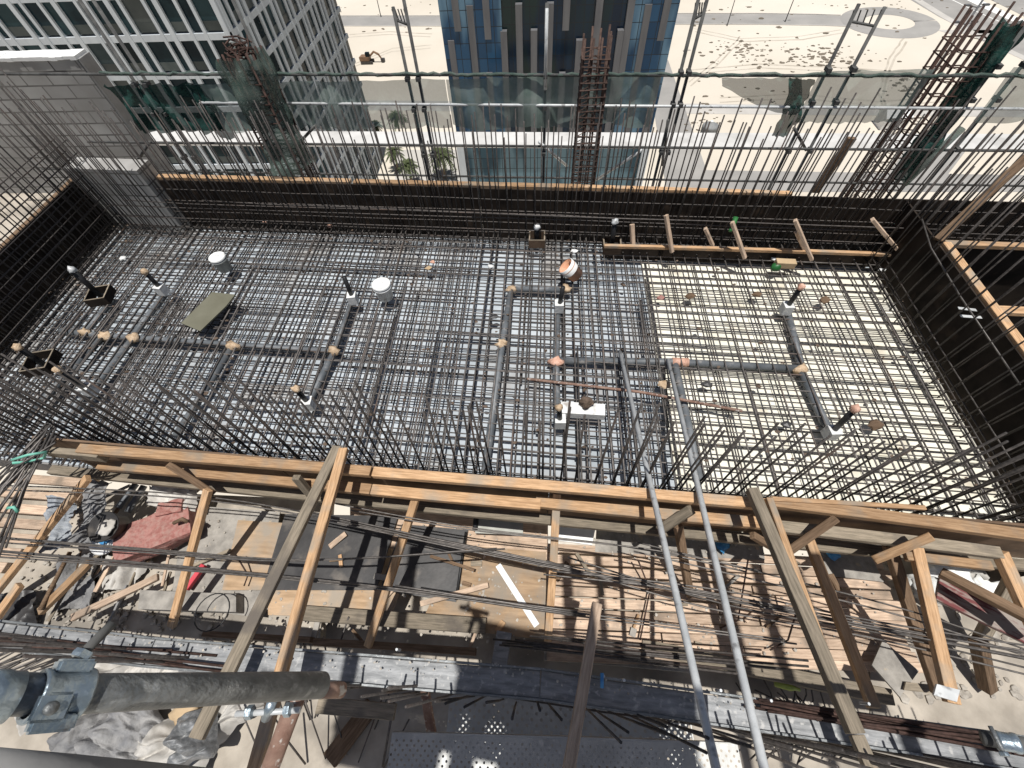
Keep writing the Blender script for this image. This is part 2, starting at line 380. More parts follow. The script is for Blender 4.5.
# service lanes beside the glass tower and below
strip('path', [GP(645, 52), GP(668, 60), GP(712, 186), GP(666, 190)], 'asphalt', .03)
strip('path', [GP(340, 100), GP(1100, 108), GP(1100, 118), GP(340, 110)], 'paving', .026)
strip('path', [GP(690, 170), GP(1200, 178), GP(1200, 192), GP(690, 192)], 'asphalt', .034)
strip('pavement', [GP(395, 150), GP(470, 150), GP(476, 182), GP(395, 182)], 'paving', .03)
strip('path', [GP(905, 150), GP(965, 152), GP(940, 185), GP(880, 185)], 'asphalt', .038)
# wheel tracks across the sand
mat('track_sand', (.40, .355, .29), (.52, .47, .40), .3, .95, 0, (1, 1, 1), 0, 0, .1)
for pts_ in (((690, 72), (760, 66), (850, 70), (960, 78)), ((694, 30), (742, 40), (800, 38), (850, 30)), ((352, 66), (392, 50), (438, 46)), ((348, 36), (390, 33), (440, 36)), ((905, 40), (890, 62), (880, 95), (890, 120)), ((720, 100), (800, 96), (880, 104), (960, 98)), ((690, 84), (720, 60), (745, 34))):
    for o_ in (-1.1, 1.1):
        q_ = [GP(*p_) for p_ in pts_]; r_ = []
        for k_ in range(len(q_) - 1):
            for t_ in range(6): r_.append(q_[k_].lerp(q_[k_ + 1], t_ / 6) + V((R_(-.25, .25), o_ + R_(-.12, .12), 0)))
        strip('path', r_, 'track_sand', .012, R_(.35, .6))
# dry scrub
mb = MB(); 
for cx_, cy_, sx, sy, n in ((742, 50, 34, 14, 90), (822, 58, 52, 12, 130), (905, 85, 20, 12, 34), (985, 5, 30, 8, 10), (660, 22, 120, 6, 26), (700, 120, 26, 16, 22),
                            (560, 8, 420, 8, 60), (740, 95, 60, 20, 20), (840, 30, 120, 14, 14), (400, 30, 40, 6, 10), (890, 6, 60, 8, 20)):
    for i in range(int(n * 1.1)):
        p = GP(cx_ + random.gauss(0, sx * .5), cy_ + random.gauss(0, sy * .5))
        mb.blob(p + V((0, 0, .05)), R_(.12, .5) * R_(.5, 1.2), 1, .6, 2.0, (1.5, 1, .4))
struct(mb.build('scrub', 'scrub'), 'stuff')

# excavator parked on the sand
base = GP(368, 63)
e = empty('excavator', base, 'small orange excavator parked on the bare sand by the white tower', 'excavator')
def ebox(nm, lo, hi, m): return MB().box(base + V(lo) * .75, base + V(hi) * .75).build(nm, m, e)
ebox('track', (-2.2, -1.5, 0), (2.2, -.8, .9), 'film_sheet'); ebox('track', (-2.2, .8, 0), (2.2, 1.5, .9), 'film_sheet')
bd = MB().prism([(-2.4, -1.3), (1.2, -1.3), (1.2, 1.3), (-2.0, 1.3)], 0, 1.3); bd.v = [base + (v + V((0, 0, 1.0))) * .75 for v in bd.v]; bd.build('body', 'yellow_machine', e)
ebox('cab', (.1, -1.2, 2.3), (1.5, 0, 3.5), 'window_glass')
MB().tube([base + V(p) * .75 for p in ((1.2, .4, 2.0), (3.0, .4, 3.3), (4.6, .4, 2.5))], .28, 6).build('boom', 'yellow_machine', e)
MB().tube([base + V(p) * .75 for p in ((4.6, .4, 2.5), (5.3, .4, 1.2))], .22, 6).build('arm', 'yellow_machine', e)
bk = MB().prism([(5.1, -.2), (6.2, -.2), (6.4, 1.0), (5.2, 1.0)], .2, 1.2); bk.v = [base + v * .75 for v in bk.v]; bk.build('bucket', 'film_sheet', e)

# ribbed tank and gabled hut on the sand
tk = GP(706, 140)
e = empty('storage_tank', tk, 'pale ribbed storage tank standing on sand right of the glass tower', 'tank')
prof = []
for i in range(13): prof.append((1.6 + (.07 if i % 2 else 0), i * .25))
MB().lathe(prof + [(1.2, 3.2), (0, 3.5)], tk, 24).build('shell', 'facade_grey', e, True)
MB().lathe([(.3, 3.3), (.3, 3.8), (0, 3.8)], tk, 12).build('hatch', 'white_paint', e)
ht = GP(888, 126)
e = empty('site_hut', ht, 'small white gabled hut on sand behind the right column cage', 'hut')
MB().box(ht + V((-2.4, -1.8, 0)), ht + V((2.4, 1.8, 2.4))).build('wall', 'white_paint', e)
MB().add([ht + V(q) for q in ((-2.6, -2, 2.4), (2.6, -2, 2.4), (2.6, 2, 2.4), (-2.6, 2, 2.4), (-2.6, 0, 3.9), (2.6, 0, 3.9))],
         [(0, 1, 5, 4), (2, 3, 4, 5), (0, 4, 3), (1, 2, 5), (0, 3, 2, 1)]).build('roof', 'white_paint', e)
MB().box(ht + V((-.5, -1.86, 0)), ht + V((.5, -1.81, 2))).build('door', 'facade_grey', e)

# high street lamp
lb = P(903, 116, ZG)
e = empty('street_lamp', lb, 'tall grey lamp mast rising from the sand beside the highway', 'street lamp')
top = V((lb.x + .5, lb.y, -25))
MB().tube([lb, top], .32, 8, .16).build('pole', 'fin_grey', e, True)
for sgn in (-1, 1):
    for zz in (-27.5, -30.0):
        a = V((lb.x + .4, lb.y, zz))
        q = MB().tube([a, a + V((sgn * 1.6, .6, .2))], .09, 6).build('arm', 'fin_grey', e)
        MB().box(a + V((sgn * 1.6 - .5, .3, .1)), a + V((sgn * 1.6 + .5, .8, .35))).build('lamp_head', 'fin_grey', q)
def thin_pole(px, py, h, lab):
    b = GP(px, py); e = empty('lamp_post', b, lab, 'lamp post', None)
    MB().tube([b, b + V((0, 0, h))], .14, 6, .08).build('pole', 'tube_dark', e)
    q = MB().tube([b + V((0, 0, h)), b + V((1.4, 0, h + .25))], .06, 5).build('arm', 'tube_dark', e)
    MB().box(b + V((1.2, -.2, h + .2)), b + V((2.0, .2, h + .34))).build('lamp_head', 'tube_dark', q)
thin_pole(381, 17, 9, 'thin dark lamp post by the sand road, between white tower and glass tower')
thin_pole(727, 26, 9, 'thin dark lamp post by the sand road, just right of the glass tower')
thin_pole(785, 22, 9, 'thin dark lamp post by the sand road, near its loop end')
thin_pole(684, 52, 8, 'thin dark lamp post beside the paved lane of the glass tower')

# palms between the towers
def palm(px, py, h, r, lab, grp='palms between the two towers'):
    b = GP(px, py); e = empty('palm_tree', b, lab, 'palm tree', grp)
    MB().tube([b, b + V((.15, 0, h * .5)), b + V((.05, .1, h))], .26, 8, .17).build('trunk', 'bark', e, True)
    m = MB(); t = b + V((.05, .1, h))
    for i in range(80):
        a = R_(0, 6.283); el = R_(-.3, 1.2); L = r * R_(.8, 1.15); pr = None
        d = V((math.cos(a) * math.cos(el), math.sin(a) * math.cos(el), math.sin(el)))
        pts = [t + d * (L * s) + V((0, 0, -.55 * L * s * s)) for s in (0, .3, .6, .85, 1)]
        sd_ = d.cross(V((0, 0, 1))).normalized()
        for k in range(4):
            for q in range(3):
                p0 = pts[k].lerp(pts[k + 1], q / 3); p1 = pts[k].lerp(pts[k + 1], (q + 1) / 3)
                wd = r * .20 * (1 - abs((k * 3 + q) / 12 - .4))
                for s_ in (-1, 1):
                    tip = p1 + sd_ * (s_ * wd) + V((0, 0, -wd * .5))
                    m.add([p0, p1, tip], [(0, 1, 2)])
    m.build('crown', 'palm_leaf', e)
palm(401, 140, 5, 2.3, 'slim palm on pale paving, farthest up the gap between towers')
palm(380, 143, 4, 1.7, 'small palm tight against the corner of the white tower')
palm(398, 170, 4, 2.2, 'bushy palm below the white ledge, near the scaffold double post')
palm(445, 178, 5, 2.9, 'broad palm beside the left edge of the glass tower')
palm(412, 184, 4, 2.2, 'low palm close behind the formwork, left of the double post')

# ------------------------------------------------------------------ white tower with many openings
D1, YB = 56.0, 90.1
XC = -34.36
e = empty('office_tower', (XC, D1, ZG), 'white office tower with tall dark windows between slim white fins', 'building')
FL = 3.66; Z0 = -46.0; NF = 15
DEP = YB - D1; LEN = 46.0
# structural core behind the openings (grey reveal)
MB().box((XC - LEN, D1 + .55, Z0), (XC - .55, YB, Z0 + NF * FL)).build('wall', 'facade_grey', e)
for k in range(NF + 1):
    z = Z0 + k * FL - .35 - .2
    MB().prism([(XC - LEN, D1), (XC, D1), (XC, YB), (XC - .54, YB), (XC - .54, D1 + .54), (XC - LEN, D1 + .54)], z, z + .62).build('slab_band', 'facade_white', e)
pat = [.9, 2.0, .8, 1.9, 1.2, 2.3, .7, 1.7]
wins = []
def face(along, length, maxfin):
    a = 0; i = 0; nf = 0
    while a < length:
        wdt = .36 if i % 3 else .55
        if along == 'x':
            lo, hi = (XC - a - wdt, D1 - .07, Z0), (XC - a, D1 + .5, Z0 + NF * FL)
        else:
            lo, hi = (XC - .5, D1 + a + .4, Z0), (XC + .08, D1 + a + .4 + wdt, Z0 + NF * FL)
        if a + wdt + .4 < length: MB().box(lo, hi).build('fin', 'facade_white', e)
        gap = pat[(i * 3 + (1 if along == 'x' else 0)) % 8]
        for k in range(NF):
            z0 = Z0 + k * FL + .25; z1 = Z0 + (k + 1) * FL - .6
            zc = (z0 + z1) / 2
            if along == 'x': c0, c1 = a + wdt, a + wdt + gap
            else: c0, c1 = a + wdt + .4, a + wdt + gap + .4
            if c1 > length: continue
            wins.append((along, c0, c1, z0, z1, gap))
        a += wdt + gap; i += 1
face('x', LEN, 40); face('y', DEP, 40)
def wdist(q):
    p = V((XC - q[1], D1, q[3])) if q[0] == 'x' else V((XC, D1 + q[1], q[3]))
    d = (p - CAM); r = V((right.dot(d), upv.dot(d), -back.dot(d)))
    px, py = CX + F * r.x / r.z, CY - F * r.y / r.z
    return (0 if (-20 < px < 420 and -20 < py < 180) else 1, d.length / q[5])
wins.sort(key=wdist)
rest = MB()
for i, (al, c0, c1, z0, z1, gap) in enumerate(wins):
    mb = MB() if i < 99 else rest
    low = z0 + .62
    if al == 'x': mb.box((XC - c1, D1 + .22, z0), (XC - c0, D1 + .50, z1)); tr = ((XC - c1 + .02, D1 + .18, z0), (XC - c0 - .02, D1 + .217, z0 + .85))
    else: mb.box((XC - .50, D1 + c0, z0), (XC - .22, D1 + c1, z1)); tr = ((XC - .217, D1 + c0 + .02, z0), (XC - .18, D1 + c1 - .02, z0 + .85))
    if i < 99:
        wn = mb.build('window', random.choice(('window_glass',) * 8 + ('window_pale', 'spandrel')), e)
        MB().box(*tr).build('spandrel', 'spandrel', wn)
struct(rest.build('window', 'window_glass', e), 'stuff')

# ------------------------------------------------------------------ glass tower
GY = 75.0; gl = PY(456, 130, GY).x; gr = PY(652, 130, GY).x
e = empty('glass_tower', ((gl + gr) / 2, GY, ZG), 'blue glass office tower with uneven vertical grey panels', 'building')
x1 = PY(502, 30, GY).x; x2 = PY(624, 60, GY).x
MB().box((gl, GY, ZG + 11.92), (x1, GY + 28, 12)).build('side_glazing', 'glass_blue', e)
MB().box((x2, GY, ZG + 11.92), (gr, GY + 28, 12)).build('side_glazing', 'glass_blue', e)
MB().box((x1, GY + .6, ZG + 11.92), (x2, GY + 28, 12)).build('centre_glazing', 'glass_dark', e)
MB().box((gl + .5, GY + .5, ZG), (gr - .5, GY + 27, ZG + 11.4)).build('podium_glazing', 'glass_pale', e)
MB().box((gl - .2, GY - .3, ZG + 11.4), (gr + .2, GY + .58, ZG + 11.9)).build('canopy', 'facade_white', e)
MB().box((gl - .3, GY - .2, ZG), (gl + .9, GY + .49, ZG + 11.3)).build('column', 'facade_white', e)
MB().box((gr - .9, GY - .2, ZG), (gr + .3, GY + .49, ZG + 11.3)).build('column', 'facade_white', e)
FINS = [(457, -40, 31), (471, 5, 150), (487, -40, 39), (504, 31, 150), (519, 4, 150), (534, 30, 150), (550, 3, 150), (566, -40, 30), (579, 40, 150), (598, -40, 150),
        (620, 30, 150), (629, -40, 110), (646, 4, 150), (664, -40, 40), (452, 40, 150), (490, 72, 150), (562, 73, 150), (657, 72, 150)]
for px, a, b in FINS:
    p = PY(px, max(a, 12) + 8, GY); za = min(12, PY(px, max(a, 0), GY).z) if a > 0 else 12; zb = ZG + 12 if b >= 150 else PY(px, b, GY).z
    inn = .6 if x1 < p.x < x2 else 0
    MB().box((p.x - .46, GY - .22, zb), (p.x + .46, GY + inn - .003, za)).build('facade_panel', 'fin_grey', e)

# ------------------------------------------------------------------ white ledge of the lower floor
a0, a1 = S(-30, 14.1), S(40, 14.1)
lg = MB().add([(-30, 15.6, -3.3), (-30, 16.6, -3.3), (42, 12.8, -3.3), (42, 11.8, -3.3)] + [(-30, 15.6, -3.6), (-30, 16.6, -3.6), (42, 12.8, -3.6), (42, 11.8, -3.6)],
              [(3, 2, 1, 0), (4, 5, 6, 7), (0, 4, 7, 3), (1, 2, 6, 5), (0, 1, 5, 4), (3, 7, 6, 2)])
lg.v = []; lg.f = []
pa, pb = P(0, 130, -3.3), P(1024, 134, -3.3); pc, pd = P(0, 142.5, -3.3), P(1024, 149, -3.3)
def ext(a, b, t): return a + (b - a) * t
q = [ext(pa, pb, -.4), ext(pa, pb, 1.4), ext(pc, pd, 1.4), ext(pc, pd, -.4)]
lg.add([v + V((0, 0, 0)) for v in q] + [v + V((0, 0, -.07)) for v in q], [(0, 3, 2, 1), (4, 5, 6, 7), (0, 1, 5, 4), (1, 2, 6, 5), (2, 3, 7, 6), (3, 0, 4, 7)])
tag(lg.build('concrete_ledge', 'ledge_concrete'), 'long white concrete ledge running below the green netting', 'ledge')

# ------------------------------------------------------------------ slab setting
XL, XR, YN, YF = -7.0, 4.55, 1.30, 5.47          # inner faces of the tank, in slab grid
xi = PY(655, 340, 3.5).x; xi = P(652, 330, -.14).x
def quad(name, pts, z, m, kind='structure'):
    return struct(MB().add([(p.x, p.y, z) for p in pts], [(0, 1, 2, 3)]).build(name, m), kind)
fl = MB().prism([S(XL - .4, YN + .06), S(XR + .2, YN + .06), S(XR + .2, YF + .3), S(XL - .4, YF + .3)], -.42, -.178).build('slab', 'concrete'); struct(fl)
ms = empty('floor_sheeting', S(-3, 3.4, -.17), 'blue grey floor sheeting under the left and middle steel mat', 'sheeting')
px_ = [XL - .35, -5.4, -3.6, -1.8, 0.0, XR + .15]; 
for i in range(5):
    for j, (y0, y1) in enumerate(((YN + .07, 2.6), (2.6, 3.9), (3.9, YF + .28))):
        o_ = .35 * (i % 2) if j < 2 else .35 * (i % 2)
        MB().prism([S(px_[i] + .008, y0 + .008), S(px_[i + 1] - .008, y0 + .008), S(px_[i + 1] - .008, y1 - .008), S(px_[i] + .008, y1 - .008)], -.177, -.166 + R_(0, .003)).build('sheet', 'poly_sheet', ms)
# cream insulation boards laid over the right half
xs = [xi, xi + .62, xi + 1.23, xi + 1.85, xi + 2.46, XR + .02]
k = 0
ib = empty('insulation_sheet', S(xi, 3.4, -.16), 'cream insulation sheeting under the right part of the steel mat', 'insulation')
for i in range(5):
    for j in range(4):
        y0 = YN - .05 + j * 1.0; y1 = min(y0 + 1.0, 5.03)
        MB().prism([S(xs[i] + .003, y0 + .003), S(xs[i + 1] - .003, y0 + .003), S(xs[i + 1] - .003, y1 - .003), S(xs[i] + .003, y1 - .003)], -.16, -.125 + R_(0, .006)).build('board', 'insulation', ib)
# floor level outside the left formwork and under the block wall
struct(MB().prism([(-16, 0), (-7.12, 0), (-7.12, 7.2), (-16, 7.2)], -.6, -.12).build('floor', 'concrete_floor'))
# lower concrete floor below the timber deck
struct(MB().prism([(-9, -4), (8, -4), (8, .9), (-9, 1.5)], -1.3, -1.0).build('floor', 'concrete_floor'))
struct(MB().prism([(4.75, 1.1), (9, .9), (9, 5.6), (4.75, 5.4)], -1.5, -1.1).build('floor', 'concrete'))

# ------------------------------------------------------------------ reinforcement mats
def mat_bars(z, dzc, stepx, stepy, m, r, lab, off, dens):
    e = empty('rebar_mat', S(0, 3.4, z), lab, 'rebar mat')
    L = []; y = YN + .05 + off
    while y < YF - .03:
        yy = y + R_(-.012, .012)
        L.append((S(XL + R_(.02, .1), yy, z + R_(-.006, .006)), S(XR - R_(.02, .1), yy + R_(-.03, .03), z + R_(-.006, .006))))
        if random.random() < dens:      # lapped bar lying beside its neighbour
            xa = R_(XL + .2, -1.2); L.append((S(xa, yy + .03, z), S(xa + R_(2.5, 4.5), yy + R_(.02, .05), z)))
        y += stepy * .9
    bars('long_bar', L, r * .92, m, e, 6, .006)
    C = []; x = XL + .06 + off
    while x < XR - .03:
        xx = x + R_(-.012, .012)
        C.append((V((xx, YN - .054 * xx + .03, z + dzc)), V((xx + R_(-.03, .03), YF - .054 * xx - R_(.02, .06), z + dzc))))
        if random.random() < dens * (1.25 if x < xi else .12):
            ya = R_(YN, 3.0); C.append((S(xx + .03, ya, z + dzc), S(xx + R_(.02, .05), ya + R_(1.5, 2.4), z + dzc)))
        x += stepx * ((.76 if z > -.05 else .84) if x < xi else (1.10 if z > -.05 else 2.05))
    random.shuffle(C); C.sort(key=lambda q: (q[1] - q[0]).length < 3); bars('cross_bar', C, r * 1.08, m, e, 6, .006)
mat_bars(-.085, .018, .155, .15, 'rebar', .0078, 'lower steel mat tied close above the white sheeting', .05, .2)
mat_bars(.0, .019, .155, .15, 'rebar_grey', .0085, 'upper steel mat of crossing grey bars spread over the slab', .05, .22)

def cage(name, lab, verts, horiz, m, r, loc):
    e = empty(name, loc, lab, 'rebar cage')
    bars('vertical_bar', verts, r, m, e, 6, .006)
    bars('horizontal_bar', horiz, r * .9, m, e, 6, .012)
    return e
# far wall: two curtains; the right end stands taller in front of the sand
def farwall(b, lab, m, dx, top):
    vb = []; x = -6.75 + dx
    while x < 7.6:
        zt = top(x) + R_(-.25, .22); yo_ = 0 if x > -5.7 else -.14
        lean = R_(-.03, .03)
        vb.append((S(x, b + yo_, -.03), S(x + lean, b + yo_ + R_(-.02, .02), zt))); x += .115 * R_(.6, 1.35)
    hb = [(S(-6.6, b + .012, z), S(7.6, b + .012 + R_(-.02, .02), z + R_(-.015, .015))) for z in (.06, .24, .42, .60)]
    return vb, hb
tp = lambda x: 1.70 if x < 2 else 1.80
v, h = farwall(YF - .10, '', 'rebar', 0, tp)
cage('wall_cage', 'upright bars nearest the black far formwork, tied along the far slab edge', v, h, 'rebar', .0080, S(0, YF - .1))
v, h = farwall(YF - .27, '', 'rebar', .07, tp)
h = h[:3] + [(S(-6.3, YF - .25, .50), S(4.4, YF - .26, .47)), (S(-5.0, YF - .24, .53), S(1.3, YF - .25, .47)), (S(-1.0, YF - .29, .50), S(5.2, YF - .29, .49))]
cage('wall_cage', 'upright bars of the far wall standing a hand in front of its formwork cage', v, h, 'rebar', .0080, S(0, YF - .27))
# left wall
for dx, lab in ((.10, 'dense upright bars against the black left formwork, before the block wall'), (.28, 'inner curtain of upright bars along the left slab edge')):
    vb = []; y = .9
    while y < 5.75:
        zt = R_(1.7, 2.25) if y > 2.8 else R_(1.25, 1.8)
        vb.append((V((XL + dx, y + .37, -.03)), V((XL + dx + R_(-.04, .02), y + .37 + R_(-.04, .04), zt)))); y += .095 * R_(.6, 1.4)
    hb = [(V((XL + dx + .012, 1.2, z)), V((XL + dx + .012, 5.9, z + R_(-.02, .02)))) for z in (.08, .22, .36, .50, .66, .84, 1.04, 1.26)]
    cage('wall_cage', lab, vb, hb, 'rebar', .0080, V((XL + dx, 3.5, 0)))
# right wall
for dx, lab in ((-.06, 'upright bars pressed to the black right formwork'), (-.22, 'inner row of upright bars along the right slab edge')):
    vb = []; y = 1.15
    while y < 4.95:
        vb.append((V((XR + dx, y, -.03)), V((XR + dx + R_(-.02, .03), y + R_(-.03, .03), R_(1.35, 1.75))))); y += .16 * R_(.85, 1.15)
    hb = [(V((XR + dx - .012, 1.1, z)), V((XR + dx - .012, 5.0, z + R_(-.02, .02)))) for z in (.05, .16)]
    cage('wall_cage', lab, vb, hb, 'rebar', .0080, V((XR + dx, 3, 0)))
# front wall starters
SX = []; x = -6.6
while x < 4.5:
    SX.append((x, (1.74 if x < 0 else 1.70) + R_(-.15, .08), R_(-.02, .02) + (.07 if x < -.5 else -.02))); x += .150 * R_(.8, 1.2)
for b, dx, lab in ((1.46, 0, 'row of upright starter bars just behind the front timber rail'), (1.53, .022, 'second row of upright starter bars, on the slab side of the first')):
    vb = [(S(x + dx, b, -.03), S(x + dx + lx + R_(-.015, .015), b + R_(-.02, .02), zt - R_(0, .12))) for x, zt, lx in SX if dx == 0 or random.random() < .75]
    hb = [(S(-6.7, b + .012, z), S(4.5, b + .012, z)) for z in (.12,)]
    cage('wall_cage', lab, vb, hb, 'rebar', .0082, S(0, b))
# near wall, right below the viewer
for yy, dx, zt0, lab in ((-.19, .09, 1.36, 'bars seen end-on beside the grey beam, nearest the perforated platform'),):
    vb = []; x = -4.6 + dx
    while x < 3.6:
        if not (.22 < x < .34) and not (-2.3 < x < -1.25):
            for q_ in range(random.choice((1, 1, 2))):
                vb.append((S(x + R_(-.03, .03), yy + R_(-.05, .03), -.9), S(x + R_(-.04, .04), yy + R_(-.05, .04), zt0 + (.12 if x > .2 else 0) + R_(-.2, .14))))
        x += .125 * R_(.8, 1.2)
    hb = [(S(-4.7, yy - .012, z), S(3.7, yy - .012 + R_(-.02, .02), z)) for z in (-.1,)]
    cage('wall_cage', lab, vb, hb, 'rebar', .008, S(0, yy, -1))
for i in range(9):
    y0 = 640 + R_(-4, 8); a, b = P(520 + R_(-30, 30), y0, .1 + R_(0, .06)), P(770 + R_(-40, 40), y0 + 26 + R_(-4, 4), .1 + R_(0, .06))
    tag(MB().tube([a, a.lerp(b, .5) + V((0, R_(-.01, .01), -.01)), b], .0085, 6).build('loose_bar', 'rebar', None, True), 'dark bar lying in the shaded gap between deck and beam', 'rebar', 'bars in the gap behind the beam')

# ------------------------------------------------------------------ formwork
# far formwork
e = empty('wall_formwork', S(0, YF + .02, -.1), 'long black plywood formwork along the far side, with orange timber on top', 'formwork')
def sheetS(a0, b0, a1, b1, t, z0, z1, nm, m, par):
    return MB().prism([S(a0, b0), S(a1, b1), S(a1, b1 + t), S(a0, b0 + t)], z0, z1).build(nm, m, par)
xx = [-5.72, -3.3, -.9, 1.5, 3.9, 6.3, 8.7]
for i in range(6): sheetS(xx[i] + .002, YF, xx[i + 1] - .002, YF, .02, -.2, .70 + R_(-.012, .012), 'plywood_sheet', 'film_ply', e)
timber('top_timber', S(-5.72, YF + .07, .70), S(-2.75, YF + .07, .70), .09, .05, 'pine', e)
timber('top_timber', S(-2.70, YF + .065, .70), S(.5, YF + .06, .71), .09, .05, 'pine', e)
timber('top_timber', S(.52, YF + .06, .71), S(3.2, YF + .05, .70), .07, .05, 'pine', e)
for z in (.15, .45): timber('wale', S(-5.7, YF + .055, z), S(8.6, YF + .055, z), .07, .1, 'pine_grey', e)
# left formwork
e = empty('wall_formwork', (XL - .02, 3.5, -.1), 'black plywood formwork closing the left side of the slab', 'formwork')
yy = [.8, 2.6, 4.4, 6.02]
for i in range(3): MB().box((XL - .02, yy[i] + .002, -.2), (XL, yy[i + 1] - .002, .72 + R_(-.012, .012))).build('plywood_sheet', 'film_ply', e)
timber('top_timber', (XL - .062, .8, .69), (XL - .062, 6.0, .69), .07, .05, 'pine_dark', e)
# right formwork and the shaft box beyond it
e = empty('formwork_box', (XR + .3, 3.4, -.1), 'black plywood shaft box with orange timber edges at the right end', 'formwork')
MB().box((XR, 1.0, -.2), (XR + .02, 5.2, .70)).build('plywood_sheet', 'film_ply', e)
timber('edge_timber', (XR + .07, 1.0, .71), (XR + .07, 4.37, .71), .09, .05, 'pine', e)
MB().prism([(XR + .05, 4.40), (7.6, 4.24), (7.6, 4.26), (XR + .05, 4.42)], -1.1, .68).build('plywood_sheet', 'film_ply', e)
timber('edge_timber', (XR + .06, 4.36, .71), (7.6, 4.2, .71), .08, .05, 'pine', e)
MB().prism([(XR + .12, 3.46), (7.6, 3.30), (7.6, 3.32), (XR + .12, 3.48)], -1.1, .60).build('plywood_sheet', 'film_ply', e)
timber('edge_timber', (XR + .12, 3.42, .62), (7.6, 3.26, .62), .10, .05, 'pine', e)
MB().box((XR + .022, 1.0, -1.1), (XR + .04, 4.36, .66)).build('plywood_sheet', 'film_ply', e)
timber('edge_timber', (XR + .12, 2.55, .64), (7.6, 2.4, .64), .08, .05, 'pine_grey', e)

# front formwork: face sheet, top rail in three lengths, lower wale, inner face
e = empty('wall_formwork', S(0, 1.3, -.6), 'long front formwork with orange timber rails over the work deck', 'formwork')
for a, b in ((-4.75, -2.4), (-2.39, .1), (.11, 2.5), (2.51, 4.5)):
    MB().prism([S(a, 1.325), S(b, 1.325), S(b, 1.345), S(a, 1.345)], -.3, .69).build('plywood_sheet', 'ply_brown', e)
def rl(x0, y0, x1_, y1, z, w, h, m, nm): return timber(nm, P(x0, y0, z), P(x1_, y1, z), w, h, m, e)
rl(80, 449, 372, 472, .72, .085, .06, 'pine', 'top_rail'); rl(374, 472.5, 768, 505, .725, .085, .06, 'pine', 'top_rail')
rl(770, 502, 1045, 538, .73, .085, .06, 'pine', 'top_rail'); rl(772, 499, 925, 508, .765, .035, .03, 'pine', 'top_rail')
rl(50, 452, 104, 457, .66, .06, .12, 'pine_grey', 'top_rail')
rl(100, 465, 372, 490, .42, .095, .06, 'pine', 'wale'); rl(372, 490, 540, 505, .43, .095, .06, 'pine', 'wale')
rl(536, 502, 770, 524, .42, .095, .06, 'pine', 'wale'); rl(772, 526, 1000, 553, .42, .095, .06, 'pine_grey', 'wale')
rl(52, 470, 1030, 566, .05, .095, .06, 'pine_grey', 'wale')

# far right upstand: low timber form with braces
e = empty('formwork_upstand', P(750, 252, 0), 'low timber upstand form before the far wall, right side', 'formwork')
timber('board', P(604, 246, .17), P(905, 255, .17), .05, .045, 'pine', e)
a_, b_ = P(604, 246, .1) - V((0, .02, 0)), P(905, 255, .1) - V((0, .02, 0))
MB().prism([(a_.x, a_.y - .004), (b_.x, b_.y - .004), (b_.x, b_.y + .014), (a_.x, a_.y + .014)], -.1, .142).build('plywood_sheet', 'film_ply', e)
for nm, a, b, wdt in (('brace', P(666, 215, .62), P(672, 252, .17), .07), ('brace', P(732, 222, .60), P(745, 258, .17), .07), ('brace', P(795, 220, .66), P(812, 260, .17), .07),
                 ('brace', P(872, 219, .66), P(903, 256, .17), .07), ('brace', P(632, 224, .42), P(633, 245, .15), .075), ('brace', P(705, 228, .40), P(713, 246, .15), .075),
                 ('brace', P(796, 232, .5), P(804, 249, .2), .05)):
    timber(nm, a, b, wdt * .8, .04, 'pine_deck', e)
tag(timber('scrap_board', P(775, 263, .10), P(795, 264, .10), .10, .09, 'cardboard'), 'short tan block lying on mat in front of upstand', 'block')

# leaning long planks at far right
tag(timber('leaning_plank', P(815, 192, .55), PY(852, 138, 5.6), .10, .05, 'pine_dark'), 'short brown plank leaning up among the far rebars', 'plank')
tag(timber('leaning_plank', P(938, 240, .72), PY(1030, 155, 4.9), .09, .07, 'pine_dark'), 'long brown plank rising from the shaft box corner', 'plank')

# ------------------------------------------------------------------ block wall and stub at the far left
bx1 = PY(77, 60, 6.73).x; zt = 1.90
e = empty('block_wall', (-9, 6.73, -.12), 'grey concrete block wall with pale mortar top, far left', 'wall')
MB().box((-15, 6.73, -.12), (bx1, 6.95, zt)).build('blockwork', 'blockwork', e)
tp_ = MB()
n = 90
for i in range(n):
    xa = -15 + (bx1 + .01 + 15) * i / n; xb = -15 + (bx1 + .01 + 15) * (i + 1) / n
    zz = zt + .03 + .02 * noise.noise(V((xa * 3, 0, 0)))
    tp_.box((xa, 6.715 + .012 * noise.noise(V((xa * 4, 9, 0))), zt - .015 - .02 * noise.noise(V((xa * 5, 4, 0)))), (xb, 6.965, zz))
tp_.build('mortar_cap', 'white_paint', e)
MB().box((bx1 + .002, 6.74, -.1), (bx1 + .04, 6.97, zt - .01)).build('end_plaster', 'concrete', e)
e2 = MB(); 
tag(MB().prism([(-6.93, 5.70), (-5.76, 5.62), (-5.74, 5.90), (-6.93, 6.0)], -.2, .93).build('concrete_stub', 'blockwork'), 'short grey concrete wall stub at far left slab corner', 'wall stub')

